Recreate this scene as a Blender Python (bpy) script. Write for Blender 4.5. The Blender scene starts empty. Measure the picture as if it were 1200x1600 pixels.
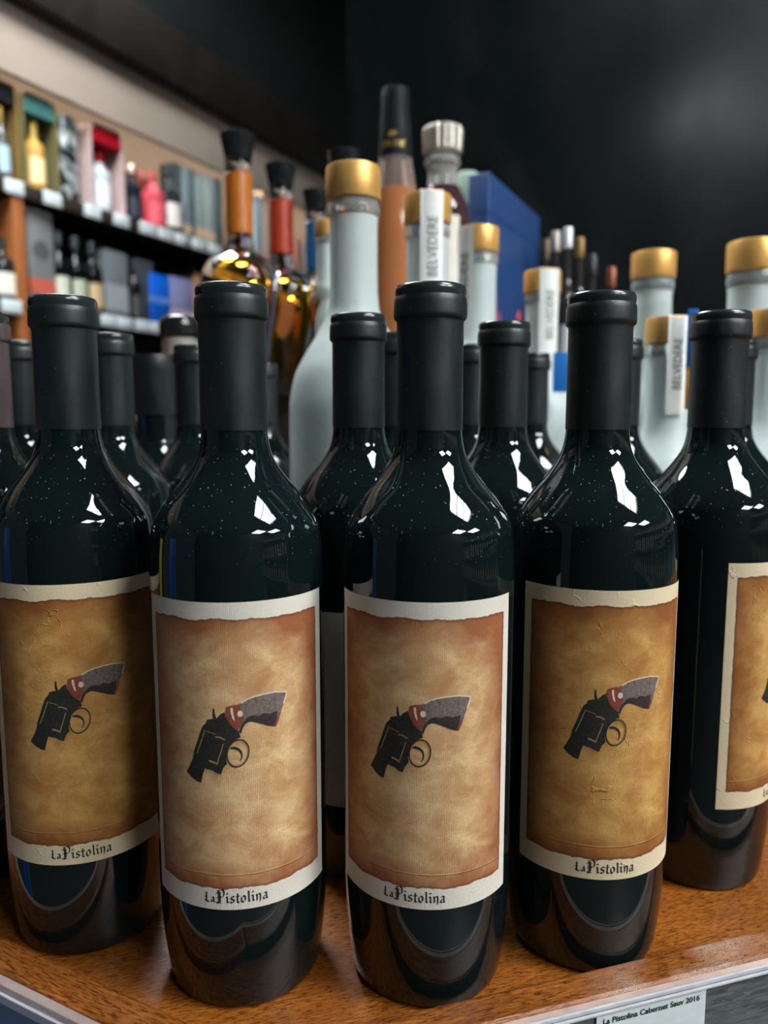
import bpy, bmesh, math, random
from mathutils import Vector, Matrix
R = math.radians
PI = math.pi
random.seed(7)
scene = bpy.context.scene
COL = scene.collection

# ------------------------------------------------------------------ camera
PITCH = R(7.0); EYE = 1.26; FPX = 1200.0
cam_d = bpy.data.cameras.new('camera'); cam = bpy.data.objects.new('camera', cam_d); COL.objects.link(cam)
cam.location = (0, 0, EYE); cam.rotation_euler = (R(90) - PITCH, 0, 0)
cam_d.sensor_fit = 'VERTICAL'; cam_d.sensor_height = 36.0; cam_d.lens = 36.0 * FPX / 1600.0
cam_d.clip_start = 0.01; cam_d.clip_end = 60
cam_d.dof.use_dof = True; cam_d.dof.focus_distance = 0.345; cam_d.dof.aperture_fstop = 27.0 / 3.9
scene.camera = cam
# ------------------------------------------------------------------ world, exposure
world = bpy.data.worlds.new('world'); scene.world = world; world.use_nodes = True
wb = world.node_tree.nodes['Background']
wb.inputs[0].default_value = (0.55, 0.75, 0.8, 1); wb.inputs[1].default_value = 0.10
vs = scene.view_settings
vs.view_transform = 'Standard'; vs.look = 'None'; vs.gamma = 1.0; vs.use_curve_mapping = False
vs.exposure = 0.2
LAMP = 36.0            # emission of the ceiling panels

CT, ST = math.cos(PITCH), math.sin(PITCH)
def ray(px, py):
    x = (px - 600) / FPX; y = (800 - py) / FPX
    return Vector((x, CT + y * ST, -ST + y * CT))
def at(px, py, Y):
    d = ray(px, py); return Vector((0, 0, EYE)) + d * (Y / d.y)

# ------------------------------------------------------------------ node helper
class NT:
    def __init__(s, name):
        s.m = bpy.data.materials.new(name); s.m.use_nodes = True
        s.t = s.m.node_tree; s.n = s.t.nodes
        s.b = s.n['Principled BSDF']; s.out = s.n['Material Output']
    def new(s, typ, **kw):
        n = s.n.new(typ)
        for k, v in kw.items(): setattr(n, k, v)
        return n
    def lk(s, a, b): s.t.links.new(a, b)
    def put(s, sock, v):
        if hasattr(v, 'is_output') or isinstance(v, bpy.types.NodeSocket): s.lk(v, sock)
        else: sock.default_value = v
    def math(s, op, a, b=0.0, c=0.0, clamp=False):
        n = s.new('ShaderNodeMath', operation=op, use_clamp=clamp)
        s.put(n.inputs[0], a); s.put(n.inputs[1], b); s.put(n.inputs[2], c); return n.outputs[0]
    def noise(s, vec, scale, detail=3.0, rough=0.55, dist=0.0):
        n = s.new('ShaderNodeTexNoise'); s.lk(vec, n.inputs['Vector'])
        n.inputs['Scale'].default_value = scale; n.inputs['Detail'].default_value = detail
        n.inputs['Roughness'].default_value = rough; n.inputs['Distortion'].default_value = dist
        return n.outputs['Fac']
    def voro(s, vec, scale, feature='F1'):
        n = s.new('ShaderNodeTexVoronoi', feature=feature); s.lk(vec, n.inputs['Vector']); n.inputs['Scale'].default_value = scale
        return n
    def remap(s, v, a, b, c=0.0, d=1.0):
        n = s.new('ShaderNodeMapRange', clamp=True); s.lk(v, n.inputs[0])
        for i, q in enumerate((a, b, c, d)): n.inputs[i + 1].default_value = q
        return n.outputs[0]
    def mix(s, f, a, b, blend='MIX'):
        n = s.new('ShaderNodeMix', data_type='RGBA', blend_type=blend)
        s.put(n.inputs[0], f)
        s.put(n.inputs[6], a if not isinstance(a, tuple) else (*a[:3], 1))
        s.put(n.inputs[7], b if not isinstance(b, tuple) else (*b[:3], 1)); return n.outputs[2]
    def vmap(s, vec, scale=(1, 1, 1), loc=(0, 0, 0), rot=(0, 0, 0)):
        n = s.new('ShaderNodeMapping'); s.lk(vec, n.inputs[0]); n.inputs['Scale'].default_value = scale
        n.inputs['Location'].default_value = loc; n.inputs['Rotation'].default_value = rot; return n.outputs[0]
    def coord(s, which='Object'): return s.new('ShaderNodeTexCoord').outputs[which]
    def bump(s, h, strength=0.3, dist=0.001, normal=None):
        n = s.new('ShaderNodeBump'); n.inputs['Strength'].default_value = strength; n.inputs['Distance'].default_value = dist
        s.lk(h, n.inputs['Height'])
        if normal is not None: s.lk(normal, n.inputs['Normal'])
        return n.outputs[0]
    def set(s, **kw):
        names = dict(base='Base Color', rough='Roughness', metal='Metallic', spec='Specular IOR Level', ior='IOR', trans='Transmission Weight',
                     coat='Coat Weight', coatr='Coat Roughness', emit='Emission Color', es='Emission Strength', normal='Normal', alpha='Alpha', sss='Subsurface Weight')
        for k, v in kw.items():
            if isinstance(v, tuple): v = (*v[:3], 1)
            s.put(s.b.inputs[names[k]], v)
        return s
def srgb(r, g, b):
    f = lambda c: (c / 255 / 12.92) if c / 255 <= 0.04045 else ((c / 255 + 0.055) / 1.055) ** 2.4
    return (f(r), f(g), f(b))
MATS = {}
def plain(name, col, rough=0.5, var=0.12, scale=60.0, **kw):
    """procedural material: a colour with fine noise variation in tone and gloss"""
    if name in MATS: return MATS[name]
    t = NT(name); c = t.coord()
    n = t.noise(c, scale, 3)
    f = t.remap(n, 0.3, 0.7, 1 - var, 1 + var)
    v = t.new('ShaderNodeVectorMath', operation='SCALE'); v.inputs[0].default_value = col[:3]; t.lk(f, v.inputs['Scale'])
    t.set(base=v.outputs[0], rough=t.remap(n, 0.3, 0.7, rough * 0.9, min(1, rough * 1.1)), **kw)
    MATS[name] = t.m; return t.m

# ------------------------------------------------------------------ object helpers
def link(name, me, mats, parent=None, smooth=None):
    o = bpy.data.objects.new(name, me); COL.objects.link(o)
    if not isinstance(mats, (list, tuple)): mats = [mats]
    for m in mats: me.materials.append(m)
    if parent: o.parent = parent
    return o
def mesh(name, verts, faces, sharp=None, smooth=False, mi=None):
    me = bpy.data.meshes.new(name); me.from_pydata([tuple(v) for v in verts], [], faces)
    if mi: me.polygons.foreach_set('material_index', mi)
    if smooth:
        me.polygons.foreach_set('use_smooth', [True] * len(me.polygons))
        me.set_sharp_from_angle(angle=R(sharp or 35))
    me.update(); return me
def lathe_data(prof, seg=48, off=(0, 0, 0)):
    vs, fs = [], []; rings = []
    for r, z in prof:
        if r < 1e-6: rings.append([len(vs)]); vs.append((off[0], off[1], z + off[2]))
        else:
            rings.append(list(range(len(vs), len(vs) + seg)))
            vs += [(off[0] + r * math.cos(2 * PI * k / seg), off[1] + r * math.sin(2 * PI * k / seg), z + off[2]) for k in range(seg)]
    for a, b in zip(rings[:-1], rings[1:]):
        for k in range(seg):
            k2 = (k + 1) % seg
            if len(a) == 1 and len(b) == 1: continue
            if len(a) == 1: fs.append((a[0], b[k2], b[k]))
            elif len(b) == 1: fs.append((a[k], a[k2], b[0]))
            else: fs.append((a[k], a[k2], b[k2], b[k]))
    return vs, fs
def lathe(name, prof, seg=48, sharp=35):
    vs, fs = lathe_data(prof, seg); return mesh(name, vs, fs, sharp, True)
def smooth_prof(pts, n=6):
    """Catmull-Rom through profile points"""
    out = []
    P = [pts[0]] + list(pts) + [pts[-1]]
    for i in range(1, len(P) - 2):
        for k in range(n):
            t = k / n; r = []
            for c in (0, 1):
                a, b, d, e = P[i - 1][c], P[i][c], P[i + 1][c], P[i + 2][c]
                r.append(0.5 * (2 * b + (d - a) * t + (2 * a - 5 * b + 4 * d - e) * t * t + (3 * b - a - 3 * d + e) * t ** 3))
            out.append(tuple(r))
    out.append(tuple(pts[-1])); return out
def box_data(x0, x1, y0, y1, z0, z1):
    v = [(x0, y0, z0), (x1, y0, z0), (x1, y1, z0), (x0, y1, z0), (x0, y0, z1), (x1, y0, z1), (x1, y1, z1), (x0, y1, z1)]
    f = [(0, 3, 2, 1), (4, 5, 6, 7), (0, 1, 5, 4), (1, 2, 6, 5), (2, 3, 7, 6), (3, 0, 4, 7)]
    return v, f
def box(name, x0, x1, y0, y1, z0, z1, bev=0.0, seg=2):
    v, f = box_data(x0, x1, y0, y1, z0, z1)
    bm = bmesh.new(); vv = [bm.verts.new(p) for p in v]
    for q in f: bm.faces.new([vv[i] for i in q])
    if bev: bmesh.ops.bevel(bm, geom=bm.edges[:], offset=bev, segments=seg, affect='EDGES', profile=0.5)
    me = bpy.data.meshes.new(name); bm.to_mesh(me); bm.free()
    if bev:
        me.polygons.foreach_set('use_smooth', [True] * len(me.polygons)); me.set_sharp_from_angle(angle=R(50))
    return me
def prism(name, outline, z0, z1, bev=0.0):
    """vertical prism over an xy outline (counter-clockwise)"""
    bm = bmesh.new(); lo = [bm.verts.new((x, y, z0)) for x, y in outline]; hi = [bm.verts.new((x, y, z1)) for x, y in outline]
    n = len(outline)
    bm.faces.new(hi); bm.faces.new(lo[::-1])
    for i in range(n): bm.faces.new((lo[i], lo[(i + 1) % n], hi[(i + 1) % n], hi[i]))
    if bev: bmesh.ops.bevel(bm, geom=bm.edges[:], offset=bev, segments=2, affect='EDGES', profile=0.5)
    bmesh.ops.recalc_face_normals(bm, faces=bm.faces[:])
    me = bpy.data.meshes.new(name); bm.to_mesh(me); bm.free(); return me
def tag(o, label=None, cat=None, group=None, kind=None):
    if label: o['label'] = label
    if cat: o['category'] = cat
    if group: o['group'] = group
    if kind: o['kind'] = kind
    return o
def empty(name, loc, rz=0.0, label=None, cat=None, group=None):
    o = bpy.data.objects.new(name, None); COL.objects.link(o); o.location = loc; o.rotation_euler = (0, 0, rz); o.empty_display_size = 0.02
    return tag(o, label, cat, group)
def copy_tree(o, parent=None):
    c = o.copy(); COL.objects.link(c); c.parent = parent
    for ch in o.children: copy_tree(ch, c)
    return c
def text_flat(s, size, align='LEFT', bold=0.0, space=1.0):
    """flat lettering: (verts2d, faces) of the built-in typeface"""
    cu = bpy.data.curves.new('lettering', 'FONT'); cu.body = s; cu.size = size; cu.align_x = align; cu.offset = bold; cu.space_character = space
    cu.resolution_u = 3
    o = bpy.data.objects.new('lettering', cu); COL.objects.link(o)
    dg = bpy.context.evaluated_depsgraph_get(); dg.update()
    me = bpy.data.meshes.new_from_object(o.evaluated_get(dg))
    v = [(p.co.x, p.co.y) for p in me.vertices]; f = [tuple(p.vertices) for p in me.polygons]
    bpy.data.objects.remove(o); bpy.data.curves.remove(cu); bpy.data.meshes.remove(me)
    return v, f
NIB = 40
def nib_strokes(strokes, w):
    """broad-nib pen strokes -> quads (for the blackletter title)"""
    nx, ny = 0.5 * w * math.cos(R(NIB)), 0.5 * w * math.sin(R(NIB)); V, F = [], []
    for st in strokes:
        for (ax, ay), (bx, by) in zip(st[:-1], st[1:]):
            q = [(ax - nx, ay - ny), (ax + nx, ay + ny), (bx + nx, by + ny), (bx - nx, by - ny)]
            # keep a hairline where the stroke runs along the nib
            dx, dy = bx - ax, by - ay; L = math.hypot(dx, dy) or 1; hx, hy = -dy / L * 0.035, dx / L * 0.035
            k = len(V); V += q; F.append((k, k + 1, k + 2, k + 3))
            k = len(V); V += [(ax - hx, ay - hy), (ax + hx, ay + hy), (bx + hx, by + hy), (bx - hx, by - hy)]; F.append((k, k + 1, k + 2, k + 3))
    return V, F
GLYPH = {
 ' ': ([], .5),
 'i': ([[(.08, .9), (.26, .82), (.26, .15), (.42, .05)], [(.19, 1.44), (.33, 1.30)]], .58),
 'n': ([[(.06, .9), (.22, .82), (.22, .02)], [(.22, .7), (.5, .98), (.66, .8), (.66, .15), (.58, -.22)]], .92),
 'a': ([[(.12, .78), (.36, .97), (.58, .82), (.58, .12), (.74, .03)], [(.58, .52), (.2, .42), (.12, .14), (.3, .0), (.58, .2)]], .88),
 'o': ([[(.38, 1.0), (.12, .72), (.12, .25), (.36, .0), (.62, .28), (.62, .75), (.38, 1.0)]], .84),
 's': ([[(.6, .88), (.38, 1.0), (.14, .78), (.22, .58), (.54, .42), (.56, .16), (.3, .0), (.08, .14)]], .76),
 't': ([[(.30, 1.35), (.26, .15), (.44, .0), (.58, .1)], [(.06, .93), (.56, .95)]], .68),
 'l': ([[(.12, 1.55), (.26, 1.45), (.26, .15), (.42, .05)]], .54),
 'P': ([[(.05, 1.72), (.32, 1.86), (.32, .02), (.08, -.12)], [(.48, 1.6), (.48, .2)], [(.32, 1.72), (.74, 2.0), (1.06, 1.66), (1.0, 1.0), (.66, .78), (.48, .95)],
        [(-.08, .08), (.52, .0), (.66, .1)], [(-.1, 1.35), (.1, 1.5), (.32, 1.4)], [(.02, .75), (.32, .85)]], 1.22),
 'L': ([[(.05, 1.62), (.3, 1.75), (.3, .12)], [(.02, .34), (.34, .06), (.72, -.08), (.92, .18)], [(.02, .95), (.3, .85)]], 1.12)}
def t_w(sc): return .28 if sc > .8 else .36
def blackletter(word_sizes):
    """[(text, scale, baseline)] -> verts2d, faces"""
    V, F = [], []; x = 0.0
    for txt, sc, base in word_sizes:
        for ch in txt:
            st, adv = GLYPH[ch]; v, f = nib_strokes(st, t_w(sc)); k = len(V)
            V += [(x + a * sc, base + b * sc) for a, b in v]; F += [tuple(i + k for i in q) for q in f]; x += adv * sc
    return V, F, x
def wrap_mesh(name, layers, radius, step=0.0025, az=-PI / 2):
    """layers: [(verts2d, faces, material index, height above the surface)] in metres; bends them round a vertical cylinder, x -> arc, y -> z"""
    bm = bmesh.new(); done = []
    V, F, MI = [], [], []
    for v2, fs, mi, eps in layers:
        b = bmesh.new(); vv = [b.verts.new((x, y, 0)) for x, y in v2]
        for q in fs:
            try: b.faces.new([vv[i] for i in q])
            except ValueError: pass
        bmesh.ops.triangulate(b, faces=b.faces[:])
        xs = [x for x, y in v2]; x = math.floor(min(xs) / step) * step + step
        if max(xs) - min(xs) > step * 1.5:
            while x < max(xs):
                bmesh.ops.bisect_plane(b, geom=b.verts[:] + b.edges[:] + b.faces[:], plane_co=(x, 0, 0), plane_no=(1, 0, 0)); x += step
        b.verts.index_update(); k = len(V)
        for p in b.verts:
            a = az + p.co.x / radius; rr = radius + eps; V.append((rr * math.cos(a), rr * math.sin(a), p.co.y))
        for f in b.faces:
            ids = [q.index + k for q in f.verts]
            if f.normal.z < 0: ids.reverse()
            F.append(tuple(ids)); MI.append(mi)
        b.free()
    bm.free()
    return mesh(name, V, F, mi=MI)

# ================================================================== materials
def m_glass_dark():
    t = NT('black_green_glass'); c = t.coord()
    v = t.voro(c, 520.0); r = t.new('ShaderNodeSeparateColor'); t.lk(v.outputs['Color'], r.inputs[0])
    g = t.new('ShaderNodeNewGeometry'); sn = t.new('ShaderNodeSeparateXYZ'); t.lk(g.outputs['Normal'], sn.inputs[0])
    speck = t.math('MULTIPLY', t.remap(v.outputs['Distance'], 0.13, 0.07), t.remap(r.outputs[0], 0.5, 0.52))
    up = t.remap(sn.outputs[2], 0.02, 0.35)
    pat = t.remap(t.noise(c, 28.0, 2), 0.42, 0.6)
    speck = t.math('MULTIPLY', t.math('MULTIPLY', speck, up), pat)
    film = t.noise(c, 45.0, 4)
    col = t.mix(speck, (0.0035, 0.0078, 0.0082), (0.55, 0.6, 0.6))
    t.set(base=col, rough=t.math('ADD', t.remap(film, 0.4, 0.75, 0.015, 0.05), t.math('MULTIPLY', speck, 0.6)), ior=1.5, spec=0.55)
    return t.m
GLASS = m_glass_dark()
def m_capsule(name, col):
    t = NT(name); c = t.coord()
    n = t.noise(t.vmap(c, (1, 1, 0.25)), 160.0, 4); n2 = t.noise(c, 900.0, 2)
    v = t.voro(c, 420.0); r = t.new('ShaderNodeSeparateColor'); t.lk(v.outputs['Color'], r.inputs[0])
    speck = t.math('MULTIPLY', t.remap(v.outputs['Distance'], 0.11, 0.06), t.remap(r.outputs[1], 0.9, 0.92))
    base = t.mix(t.remap(n, 0.35, 0.7), tuple(x * 0.8 for x in col), tuple(x * 1.25 for x in col))
    base = t.mix(speck, base, (0.4, 0.45, 0.45))
    h = t.math('ADD', t.math('MULTIPLY', n, 0.6), t.math('MULTIPLY', n2, 0.25))
    t.set(base=base, rough=t.remap(n, 0.3, 0.7, 0.36, 0.5), spec=0.5, normal=t.bump(h, 0.25, 0.0006))
    return t.m
CAPS = m_capsule('matte_black_capsule', (0.0075, 0.0115, 0.0120))
CAPS_MAUVE = m_capsule('mauve_brown_capsule', (0.075, 0.052, 0.055))
CAPS_RIM = plain('lit_satin_black_rim', (0.02, 0.026, 0.027), 0.2, 0.05, 20)  # rim colour raised above the capsule's for the light it catches

LABW, LABH, LABR = 0.092, 0.1346, 0.0390
def m_label(name, golden):
    t = NT(name); uv = t.coord('UV')
    mm = t.vmap(uv, (LABW * 1000, LABH * 1000, 1)); s = t.new('ShaderNodeSeparateXYZ'); t.lk(mm, s.inputs[0]); x, y = s.outputs[0], s.outputs[1]
    ob = t.new('ShaderNodeObjectInfo').outputs['Random']
    sh = t.new('ShaderNodeCombineXYZ'); t.lk(t.math('MULTIPLY', ob, 37.0), sh.inputs[2])
    w = t.new('ShaderNodeVectorMath', operation='ADD'); t.lk(mm, w.inputs[0]); t.lk(sh.outputs[0], w.inputs[1]); mmr = w.outputs[0]
    e1 = t.math('MULTIPLY', t.math('SUBTRACT', t.noise(t.vmap(mm, (1, .35, 1)), 0.09, 5, 0.6), 0.5), 5.0)
    e2 = t.math('MULTIPLY', t.math('SUBTRACT', t.noise(t.vmap(mm, (.3, 1, 1), (40, 3, 0)), 0.25, 3, 0.6), 0.5), 0.9)
    bx, bt, bb = 4.6, 7.0, 9.4
    dx = t.math('ADD', t.math('MINIMUM', t.math('SUBTRACT', x, bx), t.math('SUBTRACT', LABW * 1000 - bx, x)), e2)
    dy = t.math('ADD', t.math('MINIMUM', t.math('SUBTRACT', y, bb), t.math('SUBTRACT', LABH * 1000 - bt, y)), e1)
    d = t.math('MINIMUM', dx, dy)
    mask = t.remap(d, 0.0, 0.3)
    big = t.noise(mm, 0.030, 6, 0.62, 0.3); mid = t.noise(t.vmap(mm, (.85, 1.15, 1), (11, 5, 0)), 0.07, 9, 0.68, 0.5); fine = t.noise(mm, 1.2, 5, 0.8)
    if golden: hi, lo, red, burn = srgb(222, 176, 104), srgb(172, 114, 54), srgb(134, 74, 30), srgb(52, 26, 14)
    else: hi, lo, red, burn = srgb(238, 204, 154), srgb(186, 134, 86), srgb(148, 80, 46), srgb(44, 22, 16)
    col = t.mix(t.remap(mid, 0.33, 0.66), lo, hi)
    col = t.mix(t.remap(big, 0.5, 0.72, 0, 0.75), col, lo)
    # aged brown margin of the print: a stain with a ragged inner boundary
    edge = t.math('ADD', d, t.math('MULTIPLY', t.math('SUBTRACT', big, 0.5), 44.0))
    col = t.mix(t.remap(edge, 16.0, -0.5, 0, 0.95), col, red)
    sp = t.voro(t.vmap(mm, (1, 1, 1), (3, 7, 0)), 0.055); spots = t.math('MULTIPLY', t.remap(sp.outputs['Distance'], 0.16, 0.05, 0, 0.6), t.remap(mid, 0.45, 0.6))
    col = t.mix(spots, col, srgb(120, 52, 36))
    col = t.mix(t.remap(t.math('ADD', d, t.math('MULTIPLY', fine, 1.4)), 2.3, 0.4, 0, 0.95), col, burn)
    col = t.mix(t.remap(fine, 0.35, 0.68, 0, 0.42), col, tuple(c * 0.45 for c in lo))
    border = t.mix(t.remap(fine, 0.3, 0.7), srgb(205, 196, 182), srgb(226, 218, 206))
    if golden: border = t.mix(t.remap(fine, 0.3, 0.7), srgb(206, 186, 152), srgb(226, 208, 176))
    col = t.mix(mask, border, col)
    wv = t.new('ShaderNodeTexWave', wave_type='BANDS', bands_direction='X'); t.lk(mm, wv.inputs[0]); wv.inputs['Scale'].default_value = 0.42; wv.inputs['Distortion'].default_value = 2.5; wv.inputs['Detail'].default_value = 3
    wv.inputs['Detail Scale'].default_value = 3.0
    lay = t.math('MULTIPLY', wv.outputs['Fac'], 0.12 if golden else 0.36)
    h = t.math('ADD', lay, t.math('MULTIPLY', fine, 0.6))
    # creases and blisters of the glued paper
    warp = t.new('ShaderNodeVectorMath', operation='ADD'); t.lk(mmr, warp.inputs[0])
    nz = t.new('ShaderNodeTexNoise'); t.lk(mmr, nz.inputs['Vector']); nz.inputs['Scale'].default_value = 0.08
    sc = t.new('ShaderNodeVectorMath', operation='SCALE'); t.lk(nz.outputs['Color'], sc.inputs[0]); sc.inputs['Scale'].default_value = 22.0; t.lk(sc.outputs[0], warp.inputs[1])
    cr = t.voro(t.vmap(warp.outputs[0], (1.3, .8, 1)), 0.05, 'DISTANCE_TO_EDGE')
    crease = t.math('MULTIPLY', t.remap(cr.outputs['Distance'], 0.018, 0.0), t.remap(t.noise(mmr, 0.09, 2), 0.54, 0.60))
    h = t.math('ADD', h, t.math('MULTIPLY', crease, 2.2 if golden else 0.45))
    fold = t.math('ABSOLUTE', t.math('SUBTRACT', t.math('ADD', y, t.math('MULTIPLY', t.noise(mm, 0.05, 2), 1.6)), 16.6))
    h = t.math('ADD', h, t.math('MULTIPLY', t.math('MULTIPLY', t.remap(fold, 0.45, 0.0), mask), 1.8))
    t.set(base=col, rough=t.remap(fine, 0.3, 0.7, 0.5, 0.7), spec=0.32, normal=t.bump(h, 0.55, 0.00035))
    return t.m
LABEL_LAID = m_label('laid_parchment_label', False)
LABEL_GOLD = m_label('creased_golden_label', True)
def ink(name, col, rough=0.6, dark=0.5, scale=900.0):
    t = NT(name); c = t.coord(); n = t.noise(c, scale, 4, 0.7)
    t.set(base=t.mix(t.remap(n, 0.35, 0.65), tuple(x * dark for x in col), col), rough=rough, spec=0.35); return t.m
INK_BLACK = ink('black_ink', srgb(52, 52, 48), 0.55, 0.25, 1100)
INK_TEXT = ink('text_ink', srgb(40, 44, 44), 0.6, 0.6)
INK_GREY = ink('grey_grip_ink', srgb(128, 112, 106), 0.6, 0.45)
INK_DARK = ink('dark_grip_ink', srgb(62, 52, 48), 0.6, 0.35)
INK_RED = ink('rust_red_ink', srgb(140, 70, 56), 0.6, 0.6)
INK_PALE = ink('pale_ink', srgb(222, 204, 184), 0.6, 0.8)
INK_TAN = ink('tan_ink', srgb(176, 140, 96), 0.6, 0.6)
BACKLAB = plain('cream_back_label', srgb(196, 190, 176), 0.7, 0.06, 300)

def m_wood(name, light, dark, along, dusty=False, gloss=0.28):
    t = NT(name); c = t.coord()
    v = t.vmap(c, (1, 1, 1), rot=(0, 0, along)); st = t.vmap(v, (7, 90, 90))
    g = t.noise(st, 4.0, 6, 0.65, 0.6); fine = t.noise(t.vmap(v, (60, 420, 420)), 3.0, 4, 0.7); blot = t.noise(c, 22.0, 4)
    col = t.mix(t.remap(g, 0.3, 0.7), dark, light)
    col = t.mix(t.remap(fine, 0.38, 0.62, 0.0, 0.75), tuple(x * 0.35 for x in dark), col)
    col = t.mix(t.remap(blot, 0.45, 0.7, 0, 0.5), col, dark)
    rough = t.remap(fine, 0.3, 0.7, gloss * 0.7, gloss * 1.5)
    if dusty:
        sx = t.new('ShaderNodeSeparateXYZ'); t.lk(c, sx.inputs[0])
        patch = t.math('MULTIPLY', t.remap(t.noise(c, 26.0, 3), 0.38, 0.58), t.remap(sx.outputs[0], 0.085, 0.115))
        grains = t.remap(t.noise(c, 1500.0, 3, 0.8), 0.42, 0.62)
        f = t.math('MULTIPLY', t.math('MULTIPLY', patch, grains), 0.75)
        col = t.mix(f, col, srgb(205, 190, 176)); rough = t.math('ADD', rough, t.math('MULTIPLY', f, 0.5))
    t.set(base=col, rough=rough, spec=0.5, normal=t.bump(t.math('ADD', g, t.math('MULTIPLY', fine, 0.8)), 0.35, 0.0006))
    return t.m
W_LIGHT, W_DARK = srgb(222, 138, 52), srgb(138, 70, 20)
WOOD_BOARD = m_wood('varnished_wood_board', W_LIGHT, W_DARK, R(-17))
WOOD_RIGHT = m_wood('varnished_wood_lip', srgb(206, 126, 52), srgb(134, 70, 24), R(-16.7), True)
WOOD_LEFT = m_wood('varnished_wood_lip_side', srgb(206, 126, 52), srgb(134, 70, 24), R(27.1))
WOOD_POST = m_wood('orange_wood_post', srgb(214, 132, 66), srgb(150, 82, 36), R(90), gloss=0.45)
DARKWOOD = plain('dark_stained_wood', srgb(44, 34, 28), 0.45, 0.25, 30)
BEAMWOOD = plain('near_black_beam_wood', srgb(25, 20, 17), 0.5, 0.25, 8, spec=.3)

# ================================================================== setting
def struct(name, me, m, label=None):
    o = link(name, me, m); o['kind'] = 'structure'
    if label: o['label'] = label
    return o
def m_floor():
    t = NT('grey_vinyl_floor'); c = t.coord(); n = t.noise(c, 3.0, 5); t.set(base=t.mix(n, srgb(52, 50, 48), srgb(74, 70, 66)), rough=0.4); return t.m
def m_plaster(name, a, b, sc=2.5):
    t = NT(name); c = t.coord(); n = t.noise(c, sc, 4); f = t.noise(c, 180, 3)
    t.set(base=t.mix(t.remap(n, 0.3, 0.7), a, b), rough=0.85, spec=0.2, normal=t.bump(f, 0.15, 0.001)); return t.m
BEIGE = m_plaster('beige_painted_plaster', srgb(164, 148, 136), srgb(174, 158, 146))
CEIL = 3.6
struct('floor', box('floor', -4.0, 6.5, -3.6, 7.2, -0.1, 0.0), m_floor())
struct('ceiling', box('ceiling', -4.0, 6.5, -3.6, 7.2, CEIL, CEIL + 0.1), m_plaster('ceiling_tile_white', srgb(150, 152, 150), srgb(166, 168, 166)))
struct('wall_rear', box('wall_rear', -4.0, 6.5, -3.7, -3.6, 0, CEIL), m_plaster('grey_rear_plaster', srgb(44, 48, 48), srgb(58, 60, 60)))
struct('wall_right', box('wall_right', 6.5, 6.6, -3.6, 7.2, 0, CEIL), m_plaster('grey_side_plaster', srgb(104, 104, 100), srgb(122, 120, 114)))
# the wall with the liquor shelves runs away to the right: s along it, w into it, h above eye level
WA = R(64.5); WD = Vector((math.cos(WA), math.sin(WA), 0)); WN = Vector((-math.sin(WA), math.cos(WA), 0)); W0 = Vector((-1.25, 2.5, EYE))
def on_wall(px, py, w=0.0):
    """where the line of sight through a pixel meets the shelf front (offset w): (s, h)"""
    d = ray(px, py); o = W0 + WN * w; c = Vector((0, 0, EYE)); t = (o - c).dot(WN) / d.dot(WN); p = c + d * t - W0
    return p.dot(WD), p.z
def wall_frame(name, me, m, s=0, w=0, h=0):
    o = link(name, me, m); o.location = W0 + WD * s + WN * w + Vector((0, 0, h)); o.rotation_euler = (0, 0, WA); return o
SDEP = 0.34; SH1 = on_wall(160, 326)[1]; SH2 = on_wall(120, 484)[1]; CREASE = on_wall(160, 181)[1]; BEAMH = on_wall(300, 146, -.06)[1]
TROFFER_Y = 0.8
bw = wall_frame('wall_left', box('wall_left', -2.2, 4.6, SDEP, SDEP + 0.1, -EYE, CEIL - EYE), BEIGE); bw['kind'] = 'structure'
# beige bulkhead over the shelves, below the dark beam
so = wall_frame('trim_1', box('trim_1', -2.2, 4.6, 0.0, 0.022, CREASE, BEAMH + .3, .002), BEIGE); so['kind'] = 'structure'; so['label'] = 'beige painted bulkhead above the wall shelves'
be = wall_frame('trim_2', box('trim_2', -2.2, 4.6, -0.06, 0.0, BEAMH - 0.005, BEAMH + 0.21, 0.01), BEAMWOOD); be['kind'] = 'structure'; be['label'] = 'dark wooden beam above the beige bulkhead'
bk = wall_frame('wall_upper', box('wall_upper', -2.2, 4.6, -0.03, 0.02, BEAMH + 0.2, CEIL - EYE), plain('charcoal_bulkhead_paint', srgb(25, 28, 28), 0.35, 0.3, 1.5, spec=.3)); bk['kind'] = 'structure'; bk['label'] = 'charcoal painted bulkhead above the beam'
def m_panel():
    t = NT('black_gloss_acrylic'); c = t.coord()
    n = t.noise(t.vmap(c, (1, 1, .55)), 3.2, 3); sm = t.noise(t.vmap(c, (1, 1, .4), (2, 0, 4)), 5.0, 4, 0.6, 0.5)
    t.set(base=t.mix(t.remap(sm, 0.52, 0.75), (0.0035, 0.0055, 0.0055), (0.012, 0.013, 0.013)), rough=t.remap(n, 0.3, 0.7, 0.16, 0.30), spec=0.055); return t.m
pn = struct('wall_back', box('wall_back', -0.075, 1.7, 0, 0.03, 0.9, 3.0), m_panel(), 'black glossy backing panel behind the spirits'); pn.location = (0, 1.62, 0)

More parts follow.
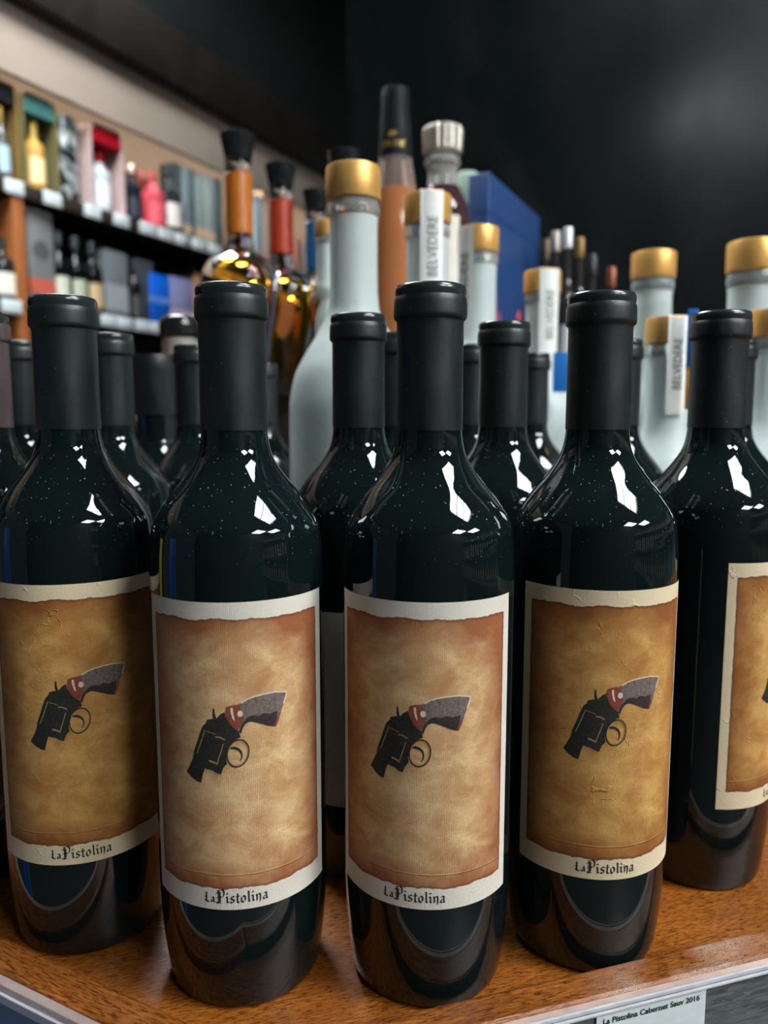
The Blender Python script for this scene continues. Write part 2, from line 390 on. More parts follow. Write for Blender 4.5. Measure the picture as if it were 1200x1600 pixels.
# ================================================================== ceiling light panels
def m_lamp(name, k, tint=(0.93, 0.98, 1.0)):
    t = NT(name); c = t.coord(); n = t.noise(c, 3.0, 2)
    t.set(base=(0.8, 0.8, 0.8), rough=0.4, emit=tint, es=t.remap(n, 0, 1, k * 0.96, k * 1.04)); return t.m
LAMP_ON = m_lamp('lit_diffuser', LAMP)
METALW = plain('white_enamel_metal', srgb(210, 212, 212), 0.35, 0.04, 20)
def troffer(x, y, rz, label, nw=1.2, nl=1.2):
    t = empty('ceiling_light', (x, y, CEIL - 0.07), rz, label, 'ceiling light', 'ceiling light panels')
    fr = [(-nw / 2 - .03, nw / 2 + .03, -nl / 2 - .03, -nl / 2), (-nw / 2 - .03, nw / 2 + .03, nl / 2, nl / 2 + .03), (-nw / 2 - .03, -nw / 2, -nl / 2, nl / 2), (nw / 2, nw / 2 + .03, -nl / 2, nl / 2)]
    V, F = [], []
    for a in fr:
        v, f = box_data(a[0], a[1], a[2], a[3], 0, .07); k = len(V); V += v; F += [tuple(i + k for i in q) for q in f]
    link('frame', mesh('frame', V, F), METALW, t)
    link('tray', box('tray', -nw / 2, nw / 2, -nl / 2, nl / 2, .05, .068), METALW, t)
    n = 3
    for i in range(n):
        x0 = -nw / 2 + .02 + i * (nw - .02) / n
        link('diffuser', box('diffuser', x0, x0 + (nw - .02) / n - .09, -nl / 2 + .02, nl / 2 - .02, .005, .045, 0.012), LAMP_ON, t)
    return t
troffer(1.75, -0.30, 0, 'oblong ceiling light panel above the right end of the shelf', 1.3, TROFFER_Y)
troffer(2.75, -2.7, 0, 'square ceiling light panel over the far end of the aisle')
troffer(4.3, -1.65, 0, 'square ceiling light panel beyond the grey aisle shelving', 1.3, 1.3)
troffer(-0.75, 1.9, R(-28), 'added fill panel at the ceiling in front of the wall shelves', 1.2, 1.2)  # unseen panel added to lighten the wall shelves

# ================================================================== wooden corner shelf
CO = Vector((-0.0546, 0.2802)); DR = Vector((0.958, 0.287)).normalized(); DL = Vector((-0.8895, 0.4569)).normalized()
NR = Vector((DR.y, -DR.x)); NL = Vector((DL.y, -DL.x)) * -1     # outward normals (towards the viewer)
if NL.y > 0: NL = -NL
LIPW = 0.0172; ZS = 1.0
def meet(p, d, q, e):
    k = d.x * e.y - d.y * e.x; r = q - p; return p + d * ((r.x * e.y - r.y * e.x) / k)
def corner(off): return meet(CO + NR * off, DR, CO + NL * off, DL)
RL, LL = 1.15, 0.72
sh = empty('display_shelf', (CO.x, CO.y + 0.4, 0), 0, 'varnished orange-brown wooden corner shelf with raised lip and price rails', 'shelf')
def shelf_part(name, me, m):
    o = link(name, me, m, sh); o.matrix_parent_inverse = Matrix.Translation(sh.location).inverted(); return o
oc = corner(LIPW); re_ = oc + DR * RL; le_ = oc + DL * LL
outl = [tuple(oc), tuple(re_), (re_.x, 1.60), (le_.x, 1.60), tuple(le_)]
shelf_part('shelf_board', prism('shelf_board', outl, ZS - 0.035, ZS), WOOD_BOARD)
def strip(o0, o1, z0, z1, side, bev=0.0015, s0=0.0):
    a0, a1 = corner(o0), corner(o1); d, L = (DR, RL) if side == 'R' else (DL, LL)
    if s0: a0, a1 = CO + (NR if side == 'R' else NL) * o0 + d * s0, CO + (NR if side == 'R' else NL) * o1 + d * s0
    q = [a0, a1, a1 + d * L, a0 + d * L]
    if side == 'L': q = q[::-1]
    return prism('strip', [tuple(p) for p in q], z0, z1, bev)
ZL = ZS + 0.0085
shelf_part('front_lip', strip(0, LIPW, ZS - 0.03, ZL, 'R', 0.0022), WOOD_RIGHT)
shelf_part('side_lip', strip(0, LIPW, ZS - 0.03, ZL, 'L', 0.0022), WOOD_LEFT)
inn = corner(-0.04)
shelf_part('cabinet_base', prism('cabinet_base', [tuple(inn), tuple(inn + DR * 1.0), (inn.x + DR.x * 1.0, 1.55), (inn.x + DL.x * .66, 1.55), tuple(inn + DL * .66)], 0.0, ZS - 0.034), DARKWOOD)
def m_clear(name, col, tr=0.75, rough=0.12):
    t = NT(name); c = t.coord(); n = t.noise(c, 300.0, 4)
    t.set(base=col, rough=t.remap(n, 0.3, 0.7, rough * 0.6, rough * 1.6), trans=tr, ior=1.3, spec=0.6); return t.m
CLEAR = m_clear('clear_rail_plastic', (0.92, 0.9, 0.9))
RAILWHITE = plain('milky_rail_plastic', srgb(186, 185, 190), 0.2, 0.1, 120)
def m_scratched():
    t = NT('scratched_grey_rail'); c = t.coord(); v = t.vmap(c, (1, 1, 1), rot=(0, 0, R(-16.7)))
    n = t.noise(t.vmap(v, (40, 40, 260)), 2.0, 5, 0.7, 0.8); s2 = t.noise(t.vmap(v, (120, 120, 700)), 1.2, 4, 0.8)
    col = t.mix(t.remap(n, 0.35, 0.7), srgb(58, 62, 63), srgb(108, 112, 112)); col = t.mix(t.remap(s2, 0.6, 0.75, 0, 0.7), col, srgb(165, 168, 168))
    t.set(base=col, rough=0.35, spec=0.5); return t.m
SCRATCH = m_scratched()
ALU = plain('brushed_grey_blue_rail', srgb(120, 132, 142), 0.3, 0.15, 80, metal=0.6)
PINKALU = plain('rosy_metal_rail_edge', srgb(190, 170, 165), 0.3, 0.1, 80, metal=0.3)
o1 = LIPW
shelf_part('rail_flange', strip(o1 - .0006, o1 + .0028, ZL - .0022, ZL - .0010, 'R', 0), plain('rosy_plastic_flange', srgb(188, 164, 154), 0.3, 0.15, 90))
shelf_part('rail_edge', strip(o1 + .0028, o1 + .0042, ZL - .0026, ZL - .0004, 'R', 0.0005), RAILWHITE)
shelf_part('rail_groove', strip(o1 + .0028, o1 + .0034, ZL - .006, ZL - .0026, 'R', 0), plain('rail_groove_grey', srgb(70, 76, 82), 0.4))
shelf_part('rail_bead', strip(o1 + .0038, o1 + .0052, ZL - .0040, ZL - .0026, 'R', 0.0005), RAILWHITE)
shelf_part('rail_face', strip(o1 + .0028, o1 + .0038, ZL - .050, ZL - .0052, 'R', 0), SCRATCH)
shelf_part('rail_foot', strip(o1 + .0028, o1 + .0062, ZL - .052, ZL - .046, 'R', 0.0006), RAILWHITE)
shelf_part('side_rail_edge', strip(o1 - .0005, o1 + .0042, ZL - .006, ZL - .0012, 'L', 0.001), PINKALU)
shelf_part('side_rail_groove', strip(o1 + .0040, o1 + .0058, ZL - .009, ZL - .0045, 'L', 0.0004), RAILWHITE)
shelf_part('side_rail_face', strip(o1 + .0030, o1 + .0055, ZL - .050, ZL - .006, 'L', 0), ALU)
# shelf-edge price label
def along(s, off): p = CO + NR * off + DR * s; return p
def s_at(px, py, z):
    """distance along the rail where the line of sight meets it"""
    d = ray(px, py); n = Vector((NR.x, NR.y, 0)); o = Vector((CO.x, CO.y, 0)) + n * (LIPW + .0043); c = Vector((0, 0, EYE))
    t = (o - c).dot(n) / d.dot(n); p = c + d * t; return (Vector((p.x, p.y)) - Vector((o.x, o.y))).dot(DR), p.z
sa, za = s_at(932, 1578, 0); sb, zb = s_at(1103, 1536, 0)
TAGW = sb - sa; TAGTOP = ZL - .0028
org = along(sa, LIPW + .0043)
tg = empty('price_label', (org.x, org.y, TAGTOP - .034), math.atan2(DR.y, DR.x), 'printed white price label in the rail below the wine bottles', 'price label')
link('paper', box('paper', 0, TAGW, -.0004, 0, 0, .034), plain('pale_blue_white_paper', srgb(206, 214, 214), 0.5, 0.05, 200), tg)
v, f = text_flat('La Pistolina Cabernet Sauv 2016', 0.0042, bold=0.00009); wmax = max(p[0] for p in v); k = (TAGW * 0.885) / wmax
V = [(TAGW * .055 + x * k, -.0006, .034 - .0056 + y * k) for x, y in v]; F = list(f)
v2, f2 = text_flat('750ml', 0.0042, bold=0.00006); n0 = len(V); V += [(TAGW * .055 + x * k, -.0006, .034 - .0100 + y * k) for x, y in v2]; F += [tuple(i + n0 for i in q) for q in f2]
link('lettering', mesh('lettering', V, F), INK_TEXT, tg)

# ================================================================== wine bottles
def solve_phi(s_px, D=0.345, r=LABR):
    phi = 0.0
    for _ in range(40): phi = math.asin(max(-1, min(1, s_px / FPX * (D - r * math.cos(phi)) / r)))
    return phi
def gun_pt(X, Y):
    """drawing grid (six units to a photo pixel) -> metres on the flattened label, from the label's centre"""
    return (LABR * (solve_phi((X - 592) / 6.0)), LABH * (0.5 - (0.296 + (Y - 120) / 820.0 * 0.283)))
def poly(pts): v = [gun_pt(*p) for p in pts]; return v, [tuple(range(len(v)))]
def ribbon(pts, w, closed=False):
    V, F = [], []; n = len(pts)
    for i, (x, y) in enumerate(pts):
        a = pts[(i - 1) % n] if (closed or i > 0) else pts[i]; b = pts[(i + 1) % n] if (closed or i < n - 1) else pts[i]
        dx, dy = b[0] - a[0], b[1] - a[1]; L = math.hypot(dx, dy) or 1; ww = w[i] if isinstance(w, list) else w
        V += [gun_pt(x - dy / L * ww / 2, y + dx / L * ww / 2), gun_pt(x + dy / L * ww / 2, y - dx / L * ww / 2)]
    for i in range(n if closed else n - 1):
        j = (i + 1) % n; F.append((2 * i, 2 * i + 1, 2 * j + 1, 2 * j))
    return V, F
def ell(cx, cy, rx, ry, rot, n=28, a0=0, a1=360):
    out = []
    for i in range(n):
        t = R(a0 + (a1 - a0) * i / (n if a1 - a0 == 360 else n - 1)); x, y = rx * math.cos(t), ry * math.sin(t)
        out.append((cx + x * math.cos(R(rot)) - y * math.sin(R(rot)), cy + x * math.sin(R(rot)) + y * math.cos(R(rot))))
    return out
GUN = []
def gl(shape, mi, lvl): GUN.append((shape[0], shape[1], mi, 0.00022 + lvl * 0.00005))
gl(poly([(100, 855), (130, 790), (165, 715), (175, 650), (200, 580), (225, 510), (245, 450), (265, 400), (300, 365), (308, 338), (345, 326), (400, 322), (440, 280), (478, 260), (492, 310), (530, 370), (575, 418),
         (612, 440), (630, 500), (590, 515), (555, 540), (520, 580), (500, 640), (485, 690), (492, 745), (455, 785), (432, 846), (390, 835), (345, 812), (275, 797), (258, 850), (236, 938), (200, 930), (160, 908)]), 0, 0)
gl(poly([(372, 228), (384, 226), (390, 280), (404, 325), (378, 332), (366, 300)]), 0, 0)
gl(poly([(610, 192), (640, 178), (700, 152), (770, 135), (850, 124), (960, 120), (1020, 126), (1072, 142), (1062, 190), (1045, 245), (1020, 310), (995, 380), (968, 448), (925, 436), (880, 420), (835, 398), (790, 380), (750, 366), (715, 362),
         (680, 378), (655, 410), (634, 468), (612, 448), (625, 400), (655, 340), (640, 260)]), 1, 0)
gl(poly([(700, 318), (760, 306), (800, 318), (850, 298), (910, 312), (985, 300), (968, 448), (925, 436), (880, 420), (835, 398), (790, 380), (750, 366), (715, 362), (680, 378), (655, 410), (634, 468), (612, 448), (640, 380)]), 2, 1)
gl(poly([(496, 212), (560, 196), (622, 192), (645, 250), (668, 318), (640, 372), (606, 432), (575, 418), (520, 362), (490, 282)]), 3, 2)
gl(poly([(538, 222), (560, 220), (566, 280), (580, 345), (556, 322), (542, 270)]), 4, 3)
gl(poly(ell(630, 278, 27, 30, 0, 16)), 4, 3)
gl(poly([(1000, 318), (1018, 318), (992, 395), (968, 448), (948, 434), (975, 380)]), 3, 2)
gl(ribbon([(640, 182), (700, 150), (770, 132), (850, 121), (960, 118), (1070, 140), (1060, 195), (1043, 245)], 12), 4, 2)
gl(ribbon(ell(600, 648, 102, 128, 18, 32), 17, True), 0, 1)
gl(ribbon(ell(600, 648, 94, 120, 18, 32), 6, True), 5, 2)
gl(ribbon(ell(555, 672, 84, 76, 0, 14, -110, 45), [10, 22, 26, 26, 24, 22, 20, 18, 16, 14, 12, 10, 8, 6]), 0, 1)
gl(ribbon([(290, 430), (262, 510), (232, 590), (205, 660)], 9), 5, 1)
gl(ribbon([(388, 492), (430, 494), (478, 518)], 12), 5, 1)
gl(ribbon([(460, 556), (440, 625), (415, 690), (394, 755)], 9), 5, 1)
gl(ribbon([(320, 718), (355, 728), (392, 742)], 18), 5, 1)
gl(ribbon([(278, 798), (345, 810), (392, 838), (432, 846)], 8), 5, 1)
gl(ribbon([(300, 440), (350, 455), (395, 470)], 5), 5, 1)
V, F, adv = blackletter([('La', 0.74, 0.10), (' ', 0.32, 0), ('Pistolina', 1.0, 0)])
ksc = 0.0275 / adv; xm = max(p[0] for p in V)
TITLE = ([(-0.0155 + x * ksc, -LABH / 2 + 0.0032 + y * ksc) for x, y in V], F, 0, 0.0002)

BODY = [(0.0, 0.006), (0.020, 0.005), (0.0295, 0.0012), (0.0325, 0.0), (0.0345, 0.0012), (0.0357, 0.004)]
def bottle_profile(fac=1.0):
    sh_ = smooth_prof([(0.0390, 0.180), (0.03895, 0.188), (0.0388, 0.196), (0.03820, 0.2045), (0.0365, 0.2140), (0.0300, 0.2245), (0.0220, 0.2345), (0.0168, 0.2430), (0.01475, 0.2520), (0.01435, 0.262)], 5)
    return BODY + [(0.0364, 0.010), (0.0378, 0.022), (0.0387, 0.036), (0.0390, 0.046), (0.0390, 0.12)] + sh_ + [(0.0140, 0.3)]
CAPPROF = [(0.01480, 0.2545), (0.01485, 0.2560), (0.01475, 0.275), (0.01468, 0.3005), (0.01480, 0.3018), (0.01580, 0.3028), (0.01612, 0.3036), (0.01616, 0.3046), (0.01600, 0.3095), (0.01585, 0.3112), (0.01540, 0.3120)]
RIMPROF = [(0.01540, 0.3118), (0.01535, 0.3124), (0.01560, 0.3136), (0.01555, 0.3152), (0.01500, 0.3166), (0.01400, 0.3170), (0.0128, 0.3164), (0.0, 0.3162)]
ME_GLASS = lathe('bottle_glass', bottle_profile(), 72); ME_CAP = lathe('capsule', CAPPROF, 64, 32); ME_RIM = lathe('capsule_rim', RIMPROF, 64, 60)
def label_mesh(name, w, z0, z1, r, n=40):
    V, F = [], []
    for i in range(n + 1):
        a = -PI / 2 + (i / n - 0.5) * w / r
        for z in (z0, z1): V.append(((r + .00012) * math.cos(a), (r + .00012) * math.sin(a), z))
    for i in range(n): F.append((2 * i, 2 * i + 2, 2 * i + 3, 2 * i + 1))
    me = mesh(name, V, F, 80, True); uv = me.uv_layers.new(name='UVMap')
    for lp in me.loops:
        i, k = divmod(lp.vertex_index, 2); uv.data[lp.index].uv = (i / n, k)
    return me
LZ0 = 0.0506
ME_LAB = label_mesh('label', LABW, LZ0, LZ0 + LABH, LABR)
ME_LAB_G = ME_LAB.copy()
ME_BACK = label_mesh('back_label', 0.062, 0.046, 0.156, LABR)
ME_GUN = wrap_mesh('revolver_print', GUN, LABR); ME_TITLE = wrap_mesh('title_lettering', [TITLE], LABR)
INKS = [INK_BLACK, INK_GREY, INK_DARK, INK_RED, INK_PALE, INK_TAN]
for me, ms in ((ME_GLASS, [GLASS]), (ME_RIM, [CAPS_RIM]), (ME_LAB, [LABEL_LAID]), (ME_LAB_G, [LABEL_GOLD]), (ME_BACK, [BACKLAB]), (ME_GUN, INKS), (ME_TITLE, [INK_TEXT])):
    for m in ms: me.materials.append(m)
ME_CAP_M = ME_CAP.copy(); ME_CAP.materials.append(CAPS); ME_CAP_M.materials.append(CAPS_MAUVE)
def raw(name, me, parent, loc=(0, 0, 0)):
    o = bpy.data.objects.new(name, me); COL.objects.link(o); o.parent = parent; o.location = loc; return o
def wine_bottle(x, y, turn, label, front='laid', back=False, mauve=False):
    """turn: degrees the label centre is turned to the right of facing the camera"""
    face = math.atan2(-x, y)        # z-rotation that aims local -y at the camera
    b = empty('wine_bottle', (x, y, ZS), -math.atan2(x, y) + R(turn), label, 'wine bottle', 'wine bottles on the corner shelf')
    raw('bottle_glass', ME_GLASS, b)
    c = raw('capsule', ME_CAP_M if mauve else ME_CAP, b); raw('capsule_rim', ME_RIM, c)
    if front:
        l = raw('label', ME_LAB if front == 'laid' else ME_LAB_G, b); l['label'] = 'parchment label with a printed revolver'
        raw('revolver_print', ME_GUN, l, (0, 0, LZ0 + LABH / 2)); raw('title_lettering', ME_TITLE, l, (0, 0, LZ0 + LABH / 2))
    if back:
        raw('back_label', ME_BACK, b)
    return b
wine_bottle(-0.1540, 0.378, -3, 'leftmost wine bottle with a revolver label, its label half in shadow', 'gold')
wine_bottle(-0.0668, 0.345, -3, 'front wine bottle with pinkish laid revolver label, second revolver label from the left')
wine_bottle(0.0203, 0.345, -5, 'front wine bottle with dusty shoulder and revolver label, third revolver label from the left')
wine_bottle(0.1012, 0.3665, 18, 'wine bottle with creased golden revolver label above the price label', 'gold')
wine_bottle(0.1845, 0.430, 82, 'wine bottle at the right edge, its creased label turned away to the right', 'gold')
wine_bottle(-0.0144, 0.440, -22, 'second-row wine bottle between the two middle front bottles, plain cream back label', None, True)
wine_bottle(0.0728, 0.475, 150, 'second-row wine bottle behind the gap left of the golden-labelled bottle', None, True)
wine_bottle(-0.2270, 0.440, 150, 'wine bottle with mauve-brown capsule cut off by the left edge', None, True, True)
# rows behind
for x, y, lab in ((0.0068, 0.535, 'black-capped wine bottle nearly hidden left of the dusty-shouldered front bottle'),
                  (0.0687, 0.620, 'black-capped wine bottle glimpsed right of the dusty-shouldered front bottle'),
                  (0.1330, 0.700, 'black-capped wine bottle glimpsed beside the frosted bottle with blue tag'),
                  (0.1760, 0.580, 'black-capped wine bottle peeking out right of the golden-labelled bottle'),
                  (0.2600, 0.580, 'black-capped wine bottle glimpsed behind the rightmost wine bottle'),
                  (-0.2755, 0.590, 'black-capped wine bottle behind the mauve-capped bottle at far left'),
                  (-0.1890, 0.540, 'black-capped wine bottle directly right of the leftmost revolver-label bottle'),
                  (-0.1510, 0.620, 'black-capped wine bottle close behind the left of the pinkish-labelled bottle'),
                  (-0.1290, 0.830, 'black-capped wine bottle in front of the gold tequila bottles')):
    wine_bottle(x, y, 150, lab, None, True)

# a screw-capped dark bottle and a bottle with a ball stopper in the left group
sc = empty('screwcap_bottle', (-0.2065, 0.700, ZS), 0, 'dark screw-capped bottle with a wide ribbed cap in the left back row', 'bottle')
link('bottle_glass', lathe('bottle_glass', BODY + [(0.037, 0.02)] + smooth_prof([(0.037, 0.19), (0.0365, 0.20), (0.030, 0.218), (0.021, 0.232), (0.0172, 0.245), (0.0168, 0.27)], 5) + [(0.0155, 0.30)], 48), GLASS, sc)
link('screw_cap', lathe('screw_cap', [(0.0182, 0.262), (0.0186, 0.264), (0.0184, 0.300), (0.0190, 0.302), (0.0190, 0.312), (0.0180, 0.3155), (0.0, 0.3157)], 48), CAPS, sc)
p = at(280, 500, 0.92)
bs = empty('stoppered_bottle', (p.x, p.y, ZS), 0, 'bottle with a rounded black stopper and pale collar left of the tequila bottles', 'bottle')
zt = at(280, 491, 0.92).z - ZS
link('bottle_glass', lathe('bottle_glass', BODY + [(0.039, 0.02)] + smooth_prof([(0.039, 0.22), (0.038, 0.235), (0.030, 0.255), (0.019, 0.272), (0.0175, 0.29), (0.0178, zt - .03)], 5), 48), GLASS, bs)
link('stopper', lathe('stopper', smooth_prof([(0.0172, zt - .028), (0.0225, zt - .024), (0.0232, zt - .014), (0.0205, zt - .005), (0.012, zt - .0008), (0.0, zt)], 4), 40, 60), plain('gloss_black_stopper', (0.012, 0.013, 0.013), 0.12, 0.1), bs)
link('collar', lathe('collar', [(0.0182, zt - .052), (0.0205, zt - .050), (0.0205, zt - .030), (0.0182, zt - .028)], 40), plain('pale_grey_collar', srgb(150, 146, 138), 0.4, 0.1), bs)

# ================================================================== frosted vodka bottles
def m_frost():
    t = NT('frosted_glass'); c = t.coord(); n = t.noise(c, 60.0, 3); f = t.noise(c, 1500.0, 2)
    t.set(base=t.mix(n, srgb(214, 228, 226), srgb(228, 238, 236)), rough=t.remap(n, 0.3, 0.7, 0.34, 0.46), trans=0.36, ior=1.35, spec=0.5, normal=t.bump(f, 0.1, 0.0004)); return t.m
FROST = m_frost()
def m_gold():
    t = NT('brushed_gold_cap'); c = t.coord(); n = t.noise(t.vmap(c, (1, 1, 8)), 260.0, 3)
    t.set(base=t.mix(t.remap(n, 0.3, 0.7), srgb(214, 160, 82), srgb(232, 182, 106)), rough=t.remap(n, 0.3, 0.7, 0.34, 0.46), metal=0.45, spec=0.5); return t.m
GOLD = m_gold()
NECKCLEAR = m_clear('clear_neck_ring', (0.86, 0.93, 0.93), 0.8, 0.06)
STRIPPAPER = plain('white_seal_paper', srgb(232, 234, 230), 0.55, 0.04, 300)
INK_GREEN = ink('grey_green_ink', srgb(92, 106, 98), 0.6, 0.7)
ETCH = plain('etched_grey_print', srgb(112, 134, 134), 0.6, 0.1, 400)
def tree_art(r, z0, w, hgt, seed):
    rnd = random.Random(seed); V, F = [], []
    def seg(a, b, wa, wb_):
        dx, dy = b[0] - a[0], b[1] - a[1]; L = math.hypot(dx, dy) or 1; nx, ny = -dy / L, dx / L; k = len(V)
        V.extend([(a[0] + nx * wa, a[1] + ny * wa), (a[0] - nx * wa, a[1] - ny * wa), (b[0] - nx * wb_, b[1] - ny * wb_), (b[0] + nx * wb_, b[1] + ny * wb_)]); F.append((k, k + 1, k + 2, k + 3))
    def grow(p, ang, L, wd, dep):
        q = p
        for i in range(3):
            n = (q[0] + math.cos(ang) * L / 3, q[1] + math.sin(ang) * L / 3); seg(q, n, wd, wd * 0.85); q = n; wd *= 0.85; ang += rnd.uniform(-.16, .16)
            if dep > 0 and i > 0: grow(q, ang + rnd.choice((-1, 1)) * rnd.uniform(.4, .8), L * rnd.uniform(.6, .8), wd * .7, dep - 1)
        if dep > 0: grow(q, ang + rnd.uniform(-.3, .3), L * .7, wd * .8, dep - 1)
    for x0 in (-w * .35, 0.0, w * .35):
        grow((x0, z0), PI / 2 + rnd.uniform(-.2, .2), hgt * .42, 0.0009, 3)
    lim = w * 0.75
    V[:] = [(max(-lim, min(lim, x)), min(z0 + hgt, y)) for x, y in V]
    return [(V, F, 0, 0.0003)]
def vodka(px, ptop, Y, rc, rb, label, strip_turn=None, tree=False, lettering=True, hint=None, slen=0.105, swid=0.022):
    top = at(px, ptop, Y); H = top.z - ZS; k = rc / 0.0225
    b = empty('vodka_bottle', (top.x, Y, ZS), -math.atan2(top.x, Y), label, 'vodka bottle', 'frosted gold-capped vodka bottles')
    T = lambda t: H - t * k
    neck = smooth_prof([(rb, T(.225)), (rb, T(.205)), (rb * .985, T(.188)), (rb * .90, T(.167)), (rb * .73, T(.149)), (rb * .55, T(.133)), (.0225 * k, T(.118)), (.0203 * k, T(.104)), (.0198 * k, T(.09)), (.0198 * k, T(.05)), (.0203 * k, T(.040))], 5)
    prof = [(0, .006), (rb * .6, .005), (rb * .85, .001), (rb * .93, 0), (rb * .985, .002), (rb, .008)] + neck
    link('bottle_glass', lathe('bottle_glass', prof, 56), FROST, b)
    link('neck_ring', lathe('neck_ring', [(.0196 * k, T(.0405)), (.0212 * k, T(.039)), (.0218 * k, T(.036)), (.0216 * k, T(.031)), (.0205 * k, T(.0285)), (.0205 * k, T(.026))], 48), NECKCLEAR, b)
    link('gold_cap', lathe('gold_cap', [(.0208 * k, T(.0268)), (.0222 * k, T(.0266)), (.0226 * k, T(.0255)), (.0226 * k, T(.0022)), (.0220 * k, T(.0006)), (.0205 * k, T(0)), (0, T(0))], 56), GOLD, b)
    if strip_turn is not None:
        rs = .0226 * k + .0004; n = 8; V, F = [], []; hw = swid / 2 / rs
        for i in range(n + 1):
            a = -PI / 2 + R(strip_turn) + (i / n - .5) * 2 * hw
            for z in (T(0) - slen, T(.0014)): V.append((rs * math.cos(a), rs * math.sin(a), z))
        for i in range(n): F.append((2 * i, 2 * i + 2, 2 * i + 3, 2 * i + 1))
        c, s = math.cos(R(strip_turn)), math.sin(R(strip_turn)); q = len(V); zt = T(0) + .0004
        for x, y in ((-swid / 2, -rs * .86), (swid / 2, -rs * .86), (swid / 2, rs * .86), (-swid / 2, rs * .86)): V.append((x * c - y * s, x * s + y * c, zt))
        F.append((q, q + 1, q + 2, q + 3))
        # fold over the cap edge
        e0 = 1; F.append((1, 2 * n + 1, q + 1, q))
        st = link('seal_strip', mesh('seal_strip', V, F, 60, True), STRIPPAPER, b); st['label'] = 'white paper seal strip over the cap'
        if lettering:
            tv, tf = text_flat('BELVEDERE', 0.0078 * k, bold=0.00004); w = max(p[0] for p in tv); hh = max(p[1] for p in tv)
            kk = slen * 0.52 / w
            v2 = [(-(y - hh / 2) * kk * 1.25, T(0) - slen * .75 + x * kk) for x, y in tv]
            link('seal_lettering', wrap_mesh('seal_lettering', [(v2, tf, 0, .0003)], rs, az=-PI / 2 + R(strip_turn)), INK_GREEN, st)
    if tree:
        link('tree_print', wrap_mesh('tree_print', tree_art(rb, H - .34, rb * 2.6, .165, 5), rb), ETCH, b)
    return b
vodka(552, 262, 0.660, 0.0225, 0.055, 'large frosted vodka bottle with bare gold cap and etched trees, frontmost of the frosted bottles', tree=True)
vodka(668, 306, 0.760, 0.0225, 0.053, 'frosted vodka bottle with a lettered white strip facing forward, beside the rose bottle', 12)
vodka(748, 357, 0.870, 0.0225, 0.053, 'frosted vodka bottle with a strip on its left side, before the blue box', -42, swid=.024, slen=.125)
vd = vodka(848, 424, 0.970, 0.0225, 0.053, 'frosted vodka bottle with a white strip and a blue neck tag', 25, swid=.026, slen=.112, tree=True)
vodka(1022, 395, 0.920, 0.0250, 0.054, 'bare-capped frosted vodka bottle behind the wine bottle with golden label', None, tree=True)
ve = vodka(1044, 497, 0.680, 0.0188, 0.044, 'shorter frosted vodka bottle with white strip left of the rightmost wine bottle', 28, swid=.017, slen=.083)
vodka(1178, 378, 0.800, 0.0250, 0.054, 'tall bare-capped frosted vodka bottle at the right edge', None)
vodka(1207, 485, 0.680, 0.0190, 0.044, 'shorter frosted vodka bottle cut off by the right edge', None)
vodka(512, 346, 0.900, 0.0145, 0.0150, 'narrow frosted vodka bottle half hidden behind the large etched one', None)
def hang_tag(root, name, x, z, w, h, col, y=-.056):
    o = link(name, box(name, x - w / 2, x + w / 2, y - .001, y, z - h / 2, z + h / 2, .0004), plain(name + '_card', col, .4, .05), root); return o
zz = at(876, 582, 0.915).z - ZS
hang_tag(vd, 'neck_tag', 0.0235, zz, .018, .046, srgb(22, 110, 190))
hang_tag(ve, 'neck_tag', 0.0195, at(1078, 530, .65).z - ZS, .008, .050, srgb(40, 130, 200), -.020)
hang_tag(ve, 'neck_tag_foot', 0.0200, at(1078, 606, .65).z - ZS, .008, .036, srgb(226, 150, 50), -.020)

# ================================================================== raised tier with spirits
TZ = EYE + 0.047
tr = empty('riser_box', (0.10, 1.27, ZS), 0, 'dark wooden riser box behind the vodka that carries the spirits', 'riser')
TX0, TX1, TY0, TY1 = -0.29, 0.62, 0.955, 1.60
def tr_part(name, me, m):
    o = link(name, me, m, tr); o.matrix_parent_inverse = Matrix.Translation(tr.location).inverted(); return o
# front board stands behind the frosted bottles, so its right part steps back
tr_part('top_board', prism('top_board', [(TX0, .985), (0.06, .955), (0.14, 1.045), (TX1, 1.045), (TX1, TY1), (TX0, TY1)], TZ - .018, TZ), DARKWOOD)
tr_part('carcass', prism('carcass', [(TX0 + .01, 1.0), (0.055, .97), (0.135, 1.06), (TX1 - .01, 1.06), (TX1 - .01, TY1 - .01), (TX0 + .01, TY1 - .01)], ZS, TZ - .018), DARKWOOD)
def m_liquid(name, col, tr=1.0, rough=0.02, ior=1.36):
    t = NT(name); c = t.coord(); n = t.noise(c, 40.0, 2)
    t.set(base=t.mix(n, col, tuple(min(1, x * 1.1) for x in col)), rough=rough, trans=tr, ior=ior, spec=0.5); return t.m
AMBER = m_liquid('golden_tequila', (0.88, 0.47, 0.05), 1.0, 0.03, 1.30)
CLEARGLASS = m_liquid('clear_glass', (0.93, 0.95, 0.94), 1.0, 0.01, 1.25)
BLACKCAP = plain('gloss_black_cap', (0.012, 0.014, 0.016), 0.15, 0.1, 50)
